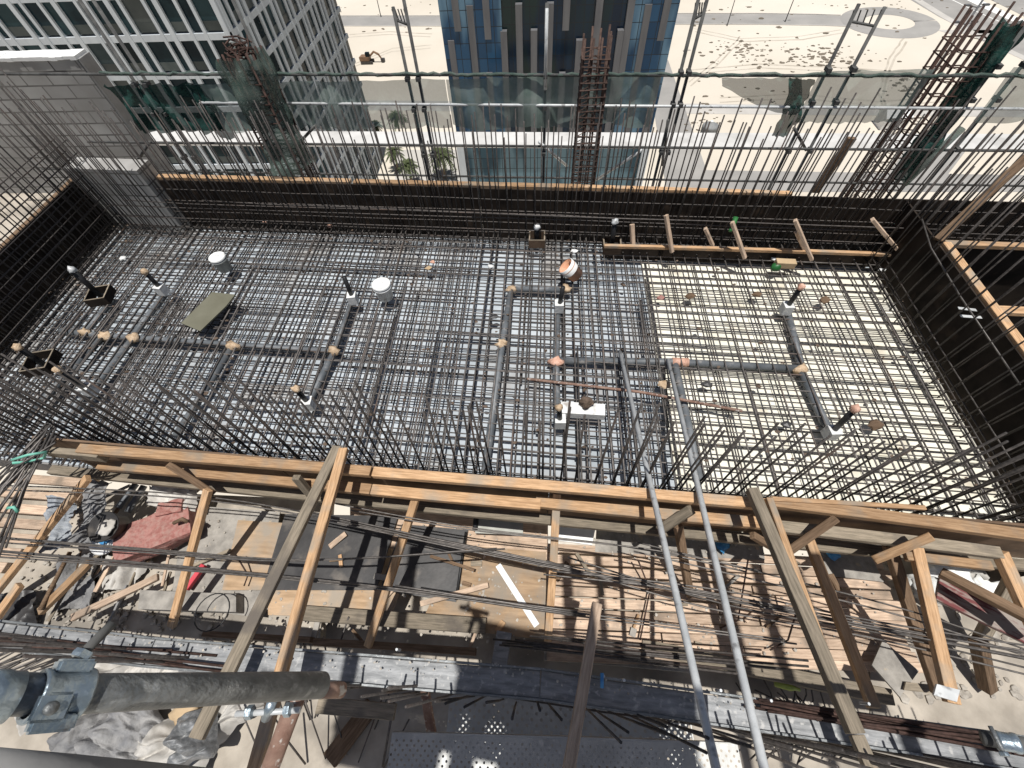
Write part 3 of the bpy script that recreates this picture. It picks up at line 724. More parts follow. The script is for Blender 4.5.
# ------------------------------------------------------------------ scaffold behind the far wall
SY = 6.3
e = empty('tube_scaffold', (0, SY, -1.5), 'grey tube scaffold with paired posts and rails behind the far wall', 'scaffold')
def zt_(px, py): return PY(px, py, SY)
def post(px, py, base=-3.2, y=SY):
    p = PY(px, py, y); MB().tube([(p.x, y, base), (p.x, y, p.z)], .021, 8).build('post', 'tube_dark', e, True); return p
posts = [post(393, 7), post(403, -4), post(547, 3), post(707, 0), post(699, -3), post(859, 4), post(885, 7), post(1046, 0), post(1075, 0), post(232, -2), post(80, -20), post(66, -20)]
MB().tube([(-.013, SY - .06, 1.6), (-.013, SY - .06, 2.42)], .019, 8).build('post_spigot', 'galv', e, True)
def rail(p0, p1, y, m='tube_dark', r=.0175):
    a, b = PY(*p0, y), PY(*p1, y); a = a + (a - b) * .15; 
    MB().tube([a, b + (b - a) * .1], r, 8).build('rail', m, e, True)
rail((0, 74), (1024, 76), SY - .05); rail((300, 103.5), (1024, 109), SY - .05, 'galv'); rail((200, 143), (1024, 151), SY - .05)
rail((160, 171), (1024, 186), SY + .3, 'tube_dark', .016)
for (a, b) in (((539, 142), (567, 166)), ((642, 150), (596, 180)), ((315, 126), (300, 142)), ((794, 128), (806, 150)), ((150, 142), (138, 160)), ((668, 120), (662, 165))):
    MB().tube([PY(*a, SY - .08), PY(*b, SY + .25)], .02, 8).build('brace', 'galv' if a[0] in (539, 642) else 'tube_dark', e, True)
for a, b in ((0, 1), (3, 4), (5, 6), (7, 8)):
    z = min(posts[a].z, posts[b].z) - .12
    for q in range(1):
        MB().tube([(posts[a].x, SY, z), (posts[b].x, SY, z - .05)], .014, 6).build('spigot_bar', 'tube_dark', e, True)
    for t in range(5):
        x = posts[a].x + (posts[b].x - posts[a].x) * t / 4
        MB().tube([(x, SY, z - .05 * t / 4), (x - .02, SY, z + .10)], .008, 5).build('prong', 'tube_dark', e)
for i, p in enumerate(posts):
    for z in (1.745, 1.38, .76):
        MB().box((p.x - .026, SY - .076, z - .022), (p.x + .026, SY + .028, z + .024)).build('coupler', 'tube_dark', e)

# ------------------------------------------------------------------ column cages
def column_cage(name, lab, x, y, z0, z1, s, nb, m, tie, seedx=0, lean=(0, 0)):
    e = empty(name, (x, y, z0), lab, 'column cage')
    pts = []
    for i in range(nb):
        t = i / (nb - 1) * 2 - 1
        pts += [(t * s, -s), (t * s, s)]
    for i in range(1, nb - 1):
        t = i / (nb - 1) * 2 - 1
        pts += [(-s, t * s), (s, t * s)]
    for (dx, dy) in pts:
        MB().tube([(x + dx * 1.12, y + dy * 1.12, z0), (x + dx + lean[0], y + dy + lean[1], z1 + R_(-.05, .08))], .0135, 6).build('vertical_bar', m, e, True)
    k = int((z1 - z0 - .2) / tie)
    for i in range(k):
        z = z0 + .1 + i * tie; u = (z - z0) / (z1 - z0); lx, ly = lean[0] * u, lean[1] * u
        t = MB(); q = s + .015
        c = [(-q, -q), (q, -q), (q, q), (-q, q), (-q, -q)]
        t.tube([(x + lx + a, y + ly + b, z + R_(-.012, .012)) for a, b in c], .0085, 5)
        t.tube([(x + lx - q, y + ly, z), (x + lx, y + ly + q, z), (x + lx + q, y + ly, z), (x + lx, y + ly - q, z), (x + lx - q, y + ly, z)], .006, 5)
        t.build('tie', m, e)
    return e
c = PY(596, 50, 6.12)
column_cage('column_cage', 'rust brown column cage standing before the glass tower', c.x, 6.12, -1.2, 2.2, .145, 4, 'rebar_brown', .08)
c = PY(262, 100, 6.05)
cl = column_cage('column_cage', 'column cage wrapped in green netting, before the white tower', c.x, 6.05, -1.2, 2.16, .19, 4, 'rebar_rust', .11)
c2 = PY(930, 105, 6.6)
cr = column_cage('column_cage', 'dark column cage at far right with netting hung along it', c2.x, 6.6, -1.6, 2.15, .22, 5, 'rebar_rust', .16)

# debris nest on top of the netted left cage
m = MB(); t = V((c.x, 6.05, 2.16))
for i in range(34):
    a = R_(0, 6.28); r0 = R_(.04, .20); q = V((math.cos(a) * r0, math.sin(a) * r0, R_(-.08, .1)))
    a2 = a + R_(1.2, 2.6); q2 = V((math.cos(a2) * r0, math.sin(a2) * r0, R_(-.08, .12)))
    m.tube([t + q, t + (q + q2) * .5 * 1.3, t + q2], R_(.006, .012), 5)
tag(m.build('twig_nest', 'rebar_rust'), 'brown tangle of wire and twigs on the netted left cage', 'tangle')

# ------------------------------------------------------------------ nets
def cloth(name, fn, nu, nv, m, lab, cat, grp=None, parent=None):
    vs = []; fs = []
    for i in range(nu + 1):
        for j in range(nv + 1): vs.append(fn(i / nu, j / nv))
    for i in range(nu):
        for j in range(nv):
            a = i * (nv + 1) + j; fs.append((a, a + nv + 1, a + nv + 2, a + 1))
    o = obj(name, vs, fs, m, parent, True)
    if lab: tag(o, lab, cat, grp)
    return o
def nz(v, s): return noise.noise(V(v) * s)
def hang(pa, pb, ztop, zbot, sagx=.0, amp=.06, fr=2.5, taper=0):
    def fn(u, v):
        x = pa + (pb - pa) * u; z = ztop + (zbot - ztop) * v
        x += taper * v * (.5 - u) * (pb - pa)
        return V((x + amp * .5 * nz((x, z, 3), fr), SY - .02 + amp * nz((x * 2, z * .6, 1), fr) + .02 * math.sin(x * 40) * v, z + .02 * nz((x, 0, 9), 3)))
    return fn
X = lambda px, py=90: PY(px, py, SY).x
def net_panel(x0, x1_, zb, lab, m='net_thin', amp=.06):
    def fn(u, v):
        x = x0 + (x1_ - x0) * u; sc = abs(math.sin(u * math.pi * 2.5)) ** .7
        z = 1.735 + (zb - 1.735) * v * (.90 + .10 * sc)
        return V((x + .03 * nz((x * 2, z * 2, 3), 1), SY - .03 + amp * nz((x * 1.6, z * .8, 1), 2.2) + .03 * v * math.sin(x * 9), z))
    cloth('safety_net', fn, 70, 16, m, lab, 'safety net')
net_panel(X(322, 100), X(448, 100), 1.12, 'sheer grey green net hanging between white tower and glass tower')
net_panel(X(449, 100), X(655, 100), 1.10, 'sheer grey green net hanging in front of the glass tower')
net_panel(X(196, 100), X(321, 100), 1.12, 'grey green net panel behind the wrapped left cage', 'net_thin')
net_panel(X(985, 100), X(1110, 100), 1.08, 'sheer net panel at the right margin, beyond right cage', 'net_thin')
cloth('safety_net', hang(X(104, 85), X(195, 85), 1.74, 1.12, 0, .16, 4), 44, 26, 'net_dark', 'bunched dark green net hanging between block wall and left cage', 'safety net')
cloth('safety_net', hang(X(187, 80), X(205, 80), 1.74, 1.02, 0, .10, 5), 10, 26, 'net_dark', 'narrow twisted green net tail beside the left cage', 'safety net')
cloth('safety_net', hang(X(806, 100), X(912, 100), 1.73, 1.12, 0, .06), 30, 14, 'net_thin', 'sheer grey net at right, in front of sand, beside double post', 'safety net')
def swag(u, v):
    px = 722 + 80 * u; yt = 78; yb = 78 + 8 + 30 * u * u + 14 * math.sin(u * 3.1)
    p = PY(px, yt + (yb - yt) * v, SY - .03); return p + V((0, .05 * nz((u * 5, v * 3, 2), 1.5), 0))
cloth('safety_net', swag, 30, 10, 'net_mid', 'loose net swag drooping from top rail over the sand', 'safety net')
def tail(u, v):
    px = 790 + 14 * u + 12 * u * (1 - v) - 16 * v * v; p = PY(px - 2, 78 + 58 * v, SY - .05)
    return p + V((0, .10 * nz((u * 6, v * 4, 5), 1.5), 0))
cloth('safety_net', tail, 12, 24, 'net_dark', 'dark green net tail hanging at the end of the swag', 'safety net')
# green rope-like net rolled along the top rail
m = MB()
a, b = PY(100, 73.5, SY - .05), PY(1030, 75.5, SY - .05)
pts = [a.lerp(b, i / 160) + V((0, R_(-.012, .012), R_(-.014, .014))) for i in range(161)]
m.tube(pts, .019, 7)
tag(m.build('net_roll', 'net_mid', None, True), 'thin green net edge rolled along the top scaffold rail', 'net roll')
def wrap(x, y, z0, z1, s, n1, n2, amp):
    def fn(u, v):
        a = u * 2 * math.pi; z = z0 + (z1 - z0) * v; k = s * (1.25 + amp * nz((math.cos(a) * 1.5, math.sin(a) * 1.5, z * 3), 1.2))
        return V((x + math.cos(a) * k, y + math.sin(a) * k, z + .06 * nz((a, z, 1), 2)))
    return fn
cloth('cage_net', wrap(c.x, 6.05, .75, 2.14, .215, 0, 0, .6), 28, 30, 'net_mid', 'grey green net wrapped round the left column cage', 'safety net')
m = wrap(c2.x + .17, 6.42, .25, 2.1, .085, 0, 0, 1.4)
cloth('cage_net', m, 22, 44, 'net_dark', 'dark green net gathered along the right column cage', 'safety net')
tag(MB().tube([PY(962, 128, 6.2) + V((0, 0, 0)), PY(905, 185, 6.2)], .05, 8, .03).build('net_bundle', 'net_mid', None, True), 'rolled grey net bundle behind right cage foot', 'safety net')

# ------------------------------------------------------------------ drainage pipes on the mat
def pipe_run(nm, pts, r, lab, mt='pvc', z=-.034):
    e = empty(nm, P(*pts[0], 0), lab, 'drain pipe')
    p = [P(x, y, z) for x, y in pts]
    MB().tube(p, r, 12).build('tube', mt, e, True)
    return e
def wrapjoint(px, py, par, mt='tape', r=.068, z=.0):
    MB().blob(P(px, py, z), r, 2, .55, 2.6, (1.2, .85, .75)).build('taped_joint', mt, par, True)
e = pipe_run('drain_pipe', [(62, 331), (104, 336), (233, 345), (337, 352)], .044, 'long grey drain pipe with four taped joints, left half')
for p in ((84, 332), (105, 336), (133, 338), (233, 346), (334, 351)): wrapjoint(*p, e)
for a, b, lab in (((84, 334), (113, 300), 'short grey pipe running to the upper black box-out, left'), ((102, 338), (20, 425), 'grey pipe slanting from second taped joint toward front left'),
             ((133, 339), (70, 418), 'grey pipe slanting from third taped joint to the front'), ((133, 336), (164, 296), 'grey pipe from long run to foam block near the left box-out'),
             ((232, 348), (176, 436), 'grey pipe from the middle taped joint toward the front rail'), ((334, 353), (308, 403), 'short grey pipe from the run end to the front foam block'),
             ((335, 350), (353, 300), 'short grey pipe from the run end up to the foam block by the bucket')):
    pipe_run('drain_pipe', [a, b], .041, lab)
e = pipe_run('drain_pipe', [(510, 289), (566, 290)], .042, 'short grey pipe between two taped joints, beside orange bucket', 'pvc'); wrapjoint(512, 289, e, r=.062); wrapjoint(566, 289, e, r=.062)
e = pipe_run('drain_pipe', [(511, 291), (502, 345), (485, 472)], .043, 'long grey pipe running frontwards mid slab with tape wrap'); wrapjoint(502, 343, e, r=.062)
e = pipe_run('drain_pipe', [(558, 308), (556, 362), (557, 406)], .041, 'grey pipe from foam block with black stub down the middle'); wrapjoint(556, 362, e, 'tape_pink', .07)
e = pipe_run('drain_pipe', [(560, 361), (672, 362), (803, 369)], .045, 'long grey pipe crossing onto the cream sheeting'); wrapjoint(801, 369, e); 
MB().tube([P(672, 362, -.03), P(688, 362.5, -.03)], .054, 12).build('taped_joint', 'tape_pink', e, True)
pipe_run('drain_pipe', [(675, 364), (691, 436), (700, 480)], .042, 'grey pipe running frontwards beside the two long galvanised poles')
pipe_run('drain_pipe', [(787, 310), (801, 366)], .042, 'grey pipe from right rear foam block to pipe end')
pipe_run('drain_pipe', [(801, 372), (831, 436)], .047, 'grey pipe from taped end toward right front foam block')

# foam blocks with black stub pipes
def stub(px, py, tx, ty, lab, cap='tape', z0=.02, blk=True, ln=None):
    b = P(px, py, .08)
    if blk:
        e = empty('pipe_stub', b - V((0, 0, .08)), lab, 'pipe stub')
        a = R_(-.2, .2); s = .056; q = MB().box((-s, -s, 0), (s, s, .14)); M = Matrix.Translation(b - V((0, 0, .06))) @ Matrix.Rotation(a, 4, 'Z')
        q.v = [M @ v for v in q.v]; q.build('foam_block', 'foam', e)
    else: e = empty('pipe_stub', b - V((0, 0, .08)), lab, 'pipe stub')
    # stand the stub so its top is seen at tx, ty
    best = None
    for i in range(60):
        z = .12 + i * .012; t = P(tx, ty, z); d = (V((t.x, t.y, 0)) - V((b.x, b.y, 0))).length
        if best is None or d < best[0]: best = (d, t)
    t = best[1]
    MB().tube([b, t], .028, 12).build('tube', 'pvc_black', e, True)
    if cap: MB().blob(t, .042, 2, .3, 2, (1, 1, 1.1)).build('tape_cap', cap, e, True)
    return e
stub(162, 290, 145, 272, 'foam block with tape capped black stub near left box-out')
stub(353, 299, 344, 277, 'foam block with bare black stub beside white bucket', None)
stub(559, 307, 563, 287, 'foam block with black stub under the tipped orange bucket', None)
stub(786, 309, 801, 287, 'foam block with brown capped black stub on cream sheeting, rear', 'tape_pink')
stub(831, 433, 855, 409, 'foam block with brown capped black stub at right front', 'tape_pink')
stub(309, 404, 296, 389, 'foam block with tan capped black stub near front bars, left', 'tape')
stub(90, 390, 58, 370, 'tan capped black stub beside the front left box-out', 'tape')
stub(560, 422, 559, 408, 'small foam block with tan cap before the white foam slab', 'tape')
# box-outs
def boxout(px, py, s, h, rot, m, lab, stubtop=None, cap=None):
    b = P(px, py, .02); e = empty('box_out', b, lab, 'box-out')
    M = Matrix.Translation(b) @ Matrix.Rotation(rot, 4, 'Z'); t = .018
    for (lo, hi) in (((-s, -s, 0), (s, -s + t, h)), ((-s, s - t, 0), (s, s, h)), ((-s, -s + t, 0), (-s + t, s - t, h)), ((s - t, -s + t, 0), (s, s - t, h))):
        q = MB().box(lo, hi); q.v = [M @ v for v in q.v]; q.build('side_board', m, e)
        q = MB().box((lo[0] + .001, lo[1] + .001, h + .001), (hi[0] - .001, hi[1] - .001, h + .006)); q.v = [M @ v for v in q.v]; q.build('board_edge', 'pine_grey', e)
    if stubtop:
        best = None
        for i in range(80):
            z = .15 + i * .012; tt = P(*stubtop, z); d = (V((tt.x - b.x, tt.y - b.y, 0))).length
            if best is None or d < best[0]: best = (d, tt)
        MB().tube([b, best[1]], .034, 12).build('stub_tube', 'pvc_black', e, True)
        if cap: MB().blob(best[1], .046, 2, .3, 2).build('stub_cap', cap, e, True)
boxout(104, 299, .135, .12, .25, 'film_ply', 'black box-out with long stub, rear left by the formwork', (72, 270), 'galv')
boxout(46, 366, .15, .12, .25, 'film_ply', 'black box-out with taped stub, front left corner', (18, 347), 'tape')
boxout(537, 243, .115, .13, 0, 'ply_brown', 'small square box-out with white topped stub by far wall', (537, 227), 'white_plastic')
boxout(611, 249, .125, .12, 0, 'pine_dark', 'brown box-out with thin stub at the left end of the upstand', (615, 222), 'galv')

# ------------------------------------------------------------------ loose things on the slab
def bucket(px, py, r, h, m, lab, axis=(0, 0, 1), lidm='white_plastic', open_=False, z=.02):
    b = P(px, py, z); e = empty('bucket', b, lab, 'bucket'); ax = V(axis).normalized()
    pr = [(0, 0), (r * .86, 0), (r * .98, h * .78), (r * 1.07, h * .79), (r * 1.07, h * .84), (r, h * .85), (r * 1.02, h)]
    if open_: pr += [(r * .95, h), (r * .82, .03), (0, .03)]
    MB().lathe(pr, b, 24, ax).build('shell', m, e, True)
    if not open_: MB().lathe([(r * 1.05, h - .015), (r * 1.06, h + .012), (r * .9, h + .016), (r * .88, h + .008), (.03, h + .008), (.028, h + .02), (0, h + .02)], b, 24, ax).build('lid', lidm, e, True)
    return e
bucket(226, 269, .105, .215, 'grey_plastic', 'grey bucket with white lid on the mat, rear left')
bucket(386, 297, .115, .23, 'white_plastic', 'white bucket with lid standing on the mat, mid left')
e = bucket(577, 276, .11, .23, 'orange_plastic', 'orange and white bucket tipped over near the far wall', (-.55, .05, .55), 'white_plastic', True, .1)
MB().lathe([(.1145, .12), (.119, .232), (.11, .238)], P(577, 276, .1), 24, V((-.55, .05, .55))).build('rim_band', 'white_plastic', e, True)
# olive board
q = [P(181, 323, .10), P(212, 292, .12), P(235, 294.5, .17), P(226, 306, .10), P(200, 331, .12)]
m = MB(); n = len(q); m.add(q + [v - V((0, 0, .018)) for v in q], [tuple(range(n))[::-1], tuple(range(n, 2 * n))] + [(i, (i + 1) % n, n + (i + 1) % n, n + i) for i in range(n)])
tag(m.build('board', 'olive_board'), 'olive plywood offcut lying on the mat near grey bucket', 'board')
# white foam slab with brown lump
q = MB().box((-.235, -.07, 0), (.235, .07, .10)); M = Matrix.Translation(P(582, 413, .03)) @ Matrix.Rotation(-.04, 4, 'Z'); q.v = [M @ v for v in q.v]
tag(q.build('foam_slab', 'foam'), 'white foam slab lying on the mat before the long poles', 'foam slab')
tag(MB().blob(P(586, 402, .18), .075, 3, .25, 1.5, (1.0, .9, .8)).build('dirt_lump', 'rock_brown'), 'brown clod sitting on the white foam slab', 'clod')
# rusty long tube on the mat
tag(MB().tube([P(527, 379, .05), P(640, 392, .06), P(742, 411, .07)], .017, 8).build('rusty_rod', 'rust_tube', None, True), 'thin rusty tube lying across the mat behind foam slab', 'tube')
# small litter
for px, py, m_, s, lab in ((330, 226, 'tape_pink', .045, 'pink rag on far left slab edge'), (265, 222, 'tape_pink', .04, 'pale pink rag at the foot of the far wall'), (428, 268, 'cardboard', .05, 'tan scrap lying on mat mid rear'),
                  (432, 262, 'tape_pink', .035, 'small pinkish scrap beside tan scrap on mat'), (494, 317, 'film_sheet', .05, 'black fitting lying on the mat near long pipe'), (491, 266, 'foam', .045, 'white cross shaped scrap on mat, rear middle'),
                  (123, 258, 'foam', .05, 'white strip standing on mat near left formwork'), (575, 251, 'foam', .05, 'white crumpled paper by far wall near orange bucket'), (665, 385, 'tape', .06, 'tan tape scrap by the top of right pole'),
                  (707, 384, 'film_sheet', .05, 'dark flat scrap on the cream sheeting'), (660, 298, 'red_box', .05, 'dark red scrap at corner of cream sheeting'), (690, 296, 'pine_dark', .06, 'dull brown scrap on the cream sheeting, rear'),
                  (757, 294, 'pine_dark', .05, 'brownish rag on the cream sheeting'), (825, 300, 'pine_dark', .06, 'brown rag near right rear stub'), (882, 270, 'foam', .045, 'white paper scrap at the far right slab corner'),
                  (875, 425, 'ply_brown', .07, 'brown scrap on cream sheeting near right front stub'), (786, 424, 'film_sheet', .05, 'small dark scrap on cream sheeting, middle front'), (775, 259, 'white_plastic', .04, 'white cube of paper by the upstand')):
    o = MB().blob(P(px, py, .03), s, 1, .4, 2, (1.2, .9, .5)).build('scrap', m_); tag(o, lab, 'scrap')
tag(MB().tube([P(736, 217, .60), P(733, 226, .52), P(730, 231, .5)], .032, 8, .022).build('bottle', 'green_plastic', None, True), 'green bottle resting on an upstand brace', 'bottle')
tag(MB().blob(P(776, 267, .06), .06, 2, .3, 2).build('green_bag', 'green_plastic', None, True), 'small green bag on mat in front of the upstand', 'bag')
for a, b, lab in (((958, 308), (1006, 314), 'upper pale metal strip on the right formwork face'), ((961, 316), (1003, 319), 'lower pale metal strip on the right formwork face')):
    tag(timber('metal_strip', P(*a, .62), P(*b, .62), .035, .006, 'galv'), lab, 'strip')
tag(MB().tube([P(922, 219, .9), P(931, 248, .8), P(960, 296, .72), P(1020, 385, .7)], .008, 6).build('bent_bar', 'rebar_loose', None, True), 'thin bent bar drooping along the right formwork', 'rebar')

# two long galvanised poles
tag(MB().tube([P(620, 352, .05), P(716, 768, 1.46), P(725, 812, 1.57)], .0225, 14).build('scaffold_tube', 'galv', None, True), 'left of two long galvanised poles leaning over the front rail', 'scaffold tube', 'long galvanised poles')
tag(MB().tube([P(668, 360, .05), P(764, 768, 1.46), P(774, 812, 1.57)], .0225, 14).build('scaffold_tube', 'galv', None, True), 'right of two long galvanised poles leaning over the front rail', 'scaffold tube', 'long galvanised poles')

# ------------------------------------------------------------------ timber work deck
DZ = -.6
k = 0
def deck_edge_left(y): return 546 + (y - 545) * .02
rows = 11
for i in range(rows):
    f = i / (rows - 1)
    yl = 548 + 108 * f; yr = 565 + 103 * f
    xl = 547; xr = 884 + 34 * f
    split = R_(.3, .7); zz = DZ - .025 + R_(-.012, .012)
    A, B = P(xl, yl, zz), P(xr + R_(-6, 10), yr, zz)
    wd = .085 + R_(-.008, .006)
    j = A.lerp(B, split)
    for a, b in ((A, j - (B - A).normalized() * .006), (j + (B - A).normalized() * .006, B)):
        tag(timber('deck_plank', a, b, wd, .05, 'pine_deck'), 'pale sawn plank of the right work deck below the long poles', 'plank', 'planks of the right work deck')
# edge beams at the front of the deck
tag(timber('edge_beam', P(640, 640, -.62) - V((0, .05, 0)), P(886, 690, -.62) - V((0, .05, 0)), .12, .14, 'pine_grey'), 'thick grey timber edging the right deck', 'timber')
tag(timber('edge_beam', P(300, 613, -.5), P(486, 626, -.5), .13, .07, 'pine_grey'), 'weathered board along the deck edge, middle', 'timber')
tag(timber('edge_beam', P(315, 642, -.5), P(476, 652, -.5), .06, .12, 'pine_dark'), 'dark timber below the weathered deck edge board', 'timber')
tag(timber('edge_beam', P(205, 634, -.5), P(312, 640, -.5), .05, .10, 'pine_dark'), 'short dark timber end at deck edge near grey prop', 'timber')
tag(timber('deck_bearer', P(545, 652, -.70), P(690, 664, -.70), .14, .12, 'mortar_board'), 'stained bearer under the middle deck planks', 'timber')
# left decks
for i in range(7):
    y = 478 + i * 14; a, b = P(30 - i * 14 - 20, y, DZ), P(96 - i * 15, y + 6, DZ)
    tag(timber('deck_plank', a, b, .105, .05, 'pine_deck'), 'pale plank of the small deck at far left', 'plank', 'planks of the far left deck')
def sheet(name, pts, z, m, lab, cat, t=.018):
    q = [P(x, y, z) for x, y in pts]
    return tag(MB().prism([(v.x, v.y) for v in q], z - t, z).build(name, m), lab, cat)
sheet('deck_board', [(185, 505), (280, 512), (262, 618), (170, 606)], DZ, 'mortar_board', 'mortar stained board under the left props', 'board')
sheet('deck_board', [(238, 520), (285, 523), (272, 590), (222, 590)], DZ + .022, 'ply_face', 'tan plywood square on the mortar stained board', 'board')
sheet('film_board', [(285, 514), (398, 516), (376, 590), (262, 590)], DZ + .03, 'film_sheet', 'black film faced sheet behind orange brace, left piece', 'board')
sheet('film_board', [(402, 524), (468, 530), (456, 602), (380, 590)], DZ + .03, 'film_sheet', 'black film faced sheet right of the orange brace', 'board')
sheet('deck_board', [(268, 585), (400, 590), (390, 618), (268, 615)], DZ + .01, 'ply_face', 'tan ply strip below the left black sheet', 'board')
sheet('deck_board', [(458, 545), (546, 552), (546, 640), (420, 625)], DZ + .01, 'ply_face', 'tan plywood sheet under the white painted stick', 'board')
sheet('deck_board', [(350, 500), (548, 508), (548, 560), (350, 545)], DZ - .02, 'pine_deck', 'tan board peeking out beneath the front formwork', 'board')
sheet('card_panel', [(478, 510), (523, 512), (523, 535), (475, 533)], DZ + .10, 'card_grey', 'grey square panel lying on deck by rails', 'panel')
sheet('white_panel', [(560, 517), (597, 521), (592, 545), (555, 540)], DZ + .05, 'white_paint', 'white sheet scrap lying beside grey panel', 'panel')
sheet('mortar_sheet', [(597, 520), (760, 528), (765, 560), (595, 552)], DZ + .002, 'mortar_board', 'mortar splashed board along the top of right deck', 'board')
sheet('mortar_sheet', [(815, 545), (868, 550), (884, 582), (825, 575)], DZ + .03, 'mortar_board', 'sandy board with blue plastic scraps on it', 'board')
q = sheet('mortar_sheet', [(883, 640), (919, 671), (900, 697), (872, 665)], DZ + .16, 'mortar_board', 'diamond shaped mortar board, tilted, at right deck end', 'board')
tag(timber('pallet_stick', P(498, 565, -.5), P(537, 626, -.5), .06, .02, 'white_paint'), 'white painted stick lying across tan plywood', 'stick')
tag(timber('pallet_stick', P(420, 604, -.5), P(488, 585, -.5), .05, .02, 'pine_deck'), 'pale stick lying on tan plywood, mid deck', 'stick')
tag(timber('pallet_stick', P(430, 556, -.45), P(474, 570, -.45), .03, .02, 'pine_dark'), 'thin dark stick on the right black sheet', 'stick')
q = MB().box((-.16, -.07, 0), (.16, .07, .14)); M = Matrix.Translation(P(502, 652, -.62)) @ Matrix.Rotation(1.45, 4, 'Z'); q.v = [M @ v for v in q.v]
tag(q.build('steel_box', 'steel_splatter'), 'cement splashed grey box at the deck edge, centre', 'box')
tag(MB().tube([P(477, 510, -.5), P(475, 530, -.5)], .03, 8).build('pipe_offcut', 'pvc_black', None, True), 'short black pipe offcut beside the grey panel', 'pipe')
tag(MB().tube([P(466, 532, -.55), P(456, 600, -.55)], .014, 8).build('pipe_offcut', 'pvc_black', None, True), 'thin black pipe along the edge of black sheet', 'pipe')
sheet('concrete_plank', [(140, 590), (236, 594), (236, 612), (138, 609)], DZ + .14, 'mortar_board', 'grey concrete plank lying under the left props', 'plank', .16)
tag(timber('broken_plank', P(72, 618, -.45), P(158, 577, -.45), .07, .04, 'pine_deck'), 'pale broken stick on rubble, left', 'stick')
tag(timber('red_block', P(186, 590, -.52), P(204, 565, -.52), .05, .05, 'red_paint'), 'red painted block beside left brace', 'block')
for (x, y, lab) in ((832, 553, 'bright blue plastic scrap on the sandy board'), (722, 545, 'blue plastic scrap by right pole'), (945, 553, 'pale blue scrap near the right pit')):
    tag(MB().blob(P(x, y, DZ + .06), .075, 2, .5, 2.5, (1, .8, .35)).build('plastic_scrap', 'blue_film', None, True), lab, 'scrap')
for (x, y, lab) in ((792, 655, 'yellow green bottle in the deck gap, left one'), (775, 683, 'yellow green bottle under the deck edge, right pole side')):
    b = P(x, y, -.66); tag(MB().lathe([(0, 0), (.03, 0), (.032, .12), (.014, .17), (.014, .2), (0, .2)], b, 14, (1, -.2, .1)).build('drink_bottle', 'lime_plastic', None, True), lab, 'bottle')

# ------------------------------------------------------------------ props and braces
def prop(a, b, w, h, m, lab, roll=0, nm='timber_prop', grp=None):
    return tag(timber(nm, P(*a), P(*b), w, h, m, None, roll), lab, 'timber', grp)
prop((338, 447, .80), (196, 740, 1.02), .085, .045, 'pine_grey', 'grey weathered timber crossing over the front rail, left')
prop((344, 449, .86), (252, 780, 1.12), .075, .05, 'pine', 'orange timber paired with grey one, left of deck')
prop((416, 498, .36), (368, 646, -.40), .07, .05, 'pine', 'orange brace beside the black sheets')
prop((557, 493, .46), (548, 640, -.5), .07, .05, 'pine', 'upright timber brace left of the planked deck, mid frame')
prop((208, 490, .40), (172, 626, -.45), .075, .05, 'pine', 'orange brace right of the red container')
prop((88, 478, .30), (-10, 600, -.5), .08, .05, 'pine', 'orange brace near the tied bar bundle, far left')
prop((92, 560, -.3), (40, 612, -.5), .08, .05, 'pine', 'short orange timber on rubble, left')
prop((20, 585, -.35), (-12, 630, -.5), .08, .05, 'pine', 'cut orange timber end at left margin')
prop((597, 604, .83), (565, 790, 1.0), .068, .05, 'pine_deck', 'pale timber crossing the beam and perforated platform, centre')
prop((752, 490, .86), (856, 735, 1.02), .08, .07, 'pine_grey', 'grey timber of the right pair crossing the front rail')
prop((768, 498, .80), (842, 705, .92), .05, .06, 'pine', 'orange timber of the right pair beside grey one')
prop((856, 735, 1.0), (885, 800, 1.05), .07, .05, 'pine_grey', 'lower length of the right grey timber at frame bottom')
prop((806, 533, .36), (874, 708, .50), .075, .05, 'pine', 'thin orange timber just right of the right pair')
prop((889, 545, .30), (938, 692, -.3), .09, .06, 'pine_dark', 'dark brown timber at end of right deck')  # shadow-side darkness is put into this timber's colour
prop((914, 540, .42), (952, 704, .35), .085, .06, 'pine', 'bright orange timber right of dark brown one')
prop((1000, 553, .42), (1040, 640, .1), .10, .06, 'pine', 'timber at right margin leaning outwards')
prop((940, 572, .1), (1040, 624, .3), .08, .06, 'pine_dark', 'dark timber slanting over the painted plank, right')
prop((1012, 580, -.2), (980, 640, -.8), .11, .07, 'pine_grey', 'short standing post at the right margin')
prop((978, 640, -.55), (988, 690, -.9), .10, .10, 'pine_dark', 'dark post in shade under the painted plank')
tag(timber('painted_plank', P(936, 588, -.15), P(1060, 648, -.05), .22, .04, 'wood_maroon'), 'wide plank with worn maroon paint, right', 'plank')
# short struts tying the rails
prop((168, 464, .66), (214, 494, .30), .06, .045, 'pine_dark', 'short strut under the front rail, left of braces', nm='strut')
prop((296, 477, .66), (312, 496, .36), .07, .05, 'pine_grey', 'short strut end behind the left timber pair', nm='strut')
prop((692, 509, .70), (660, 530, .42), .075, .06, 'pine_grey', 'grey strut between the two long poles', nm='strut')
prop((836, 518, .70), (782, 556, .36), .065, .05, 'pine_dark', 'dark strut rising right of the right timber pair', nm='strut')
prop((932, 536, .70), (874, 560, .40), .065, .05, 'pine', 'strut rising to the front rail, far right', nm='strut')
prop((678, 525, .35), (690, 596, -.45), .07, .05, 'pine_dark', 'brown brace under the grey strut', nm='timber_prop')
prop((905, 556, .40), (990, 566, .40), .07, .05, 'pine', 'pale short rail between right struts', nm='strut')
prop((752, 535, .3), (790, 558, -.1), .06, .05, 'pine_dark', 'thin dark strut behind right timber pair', nm='strut')

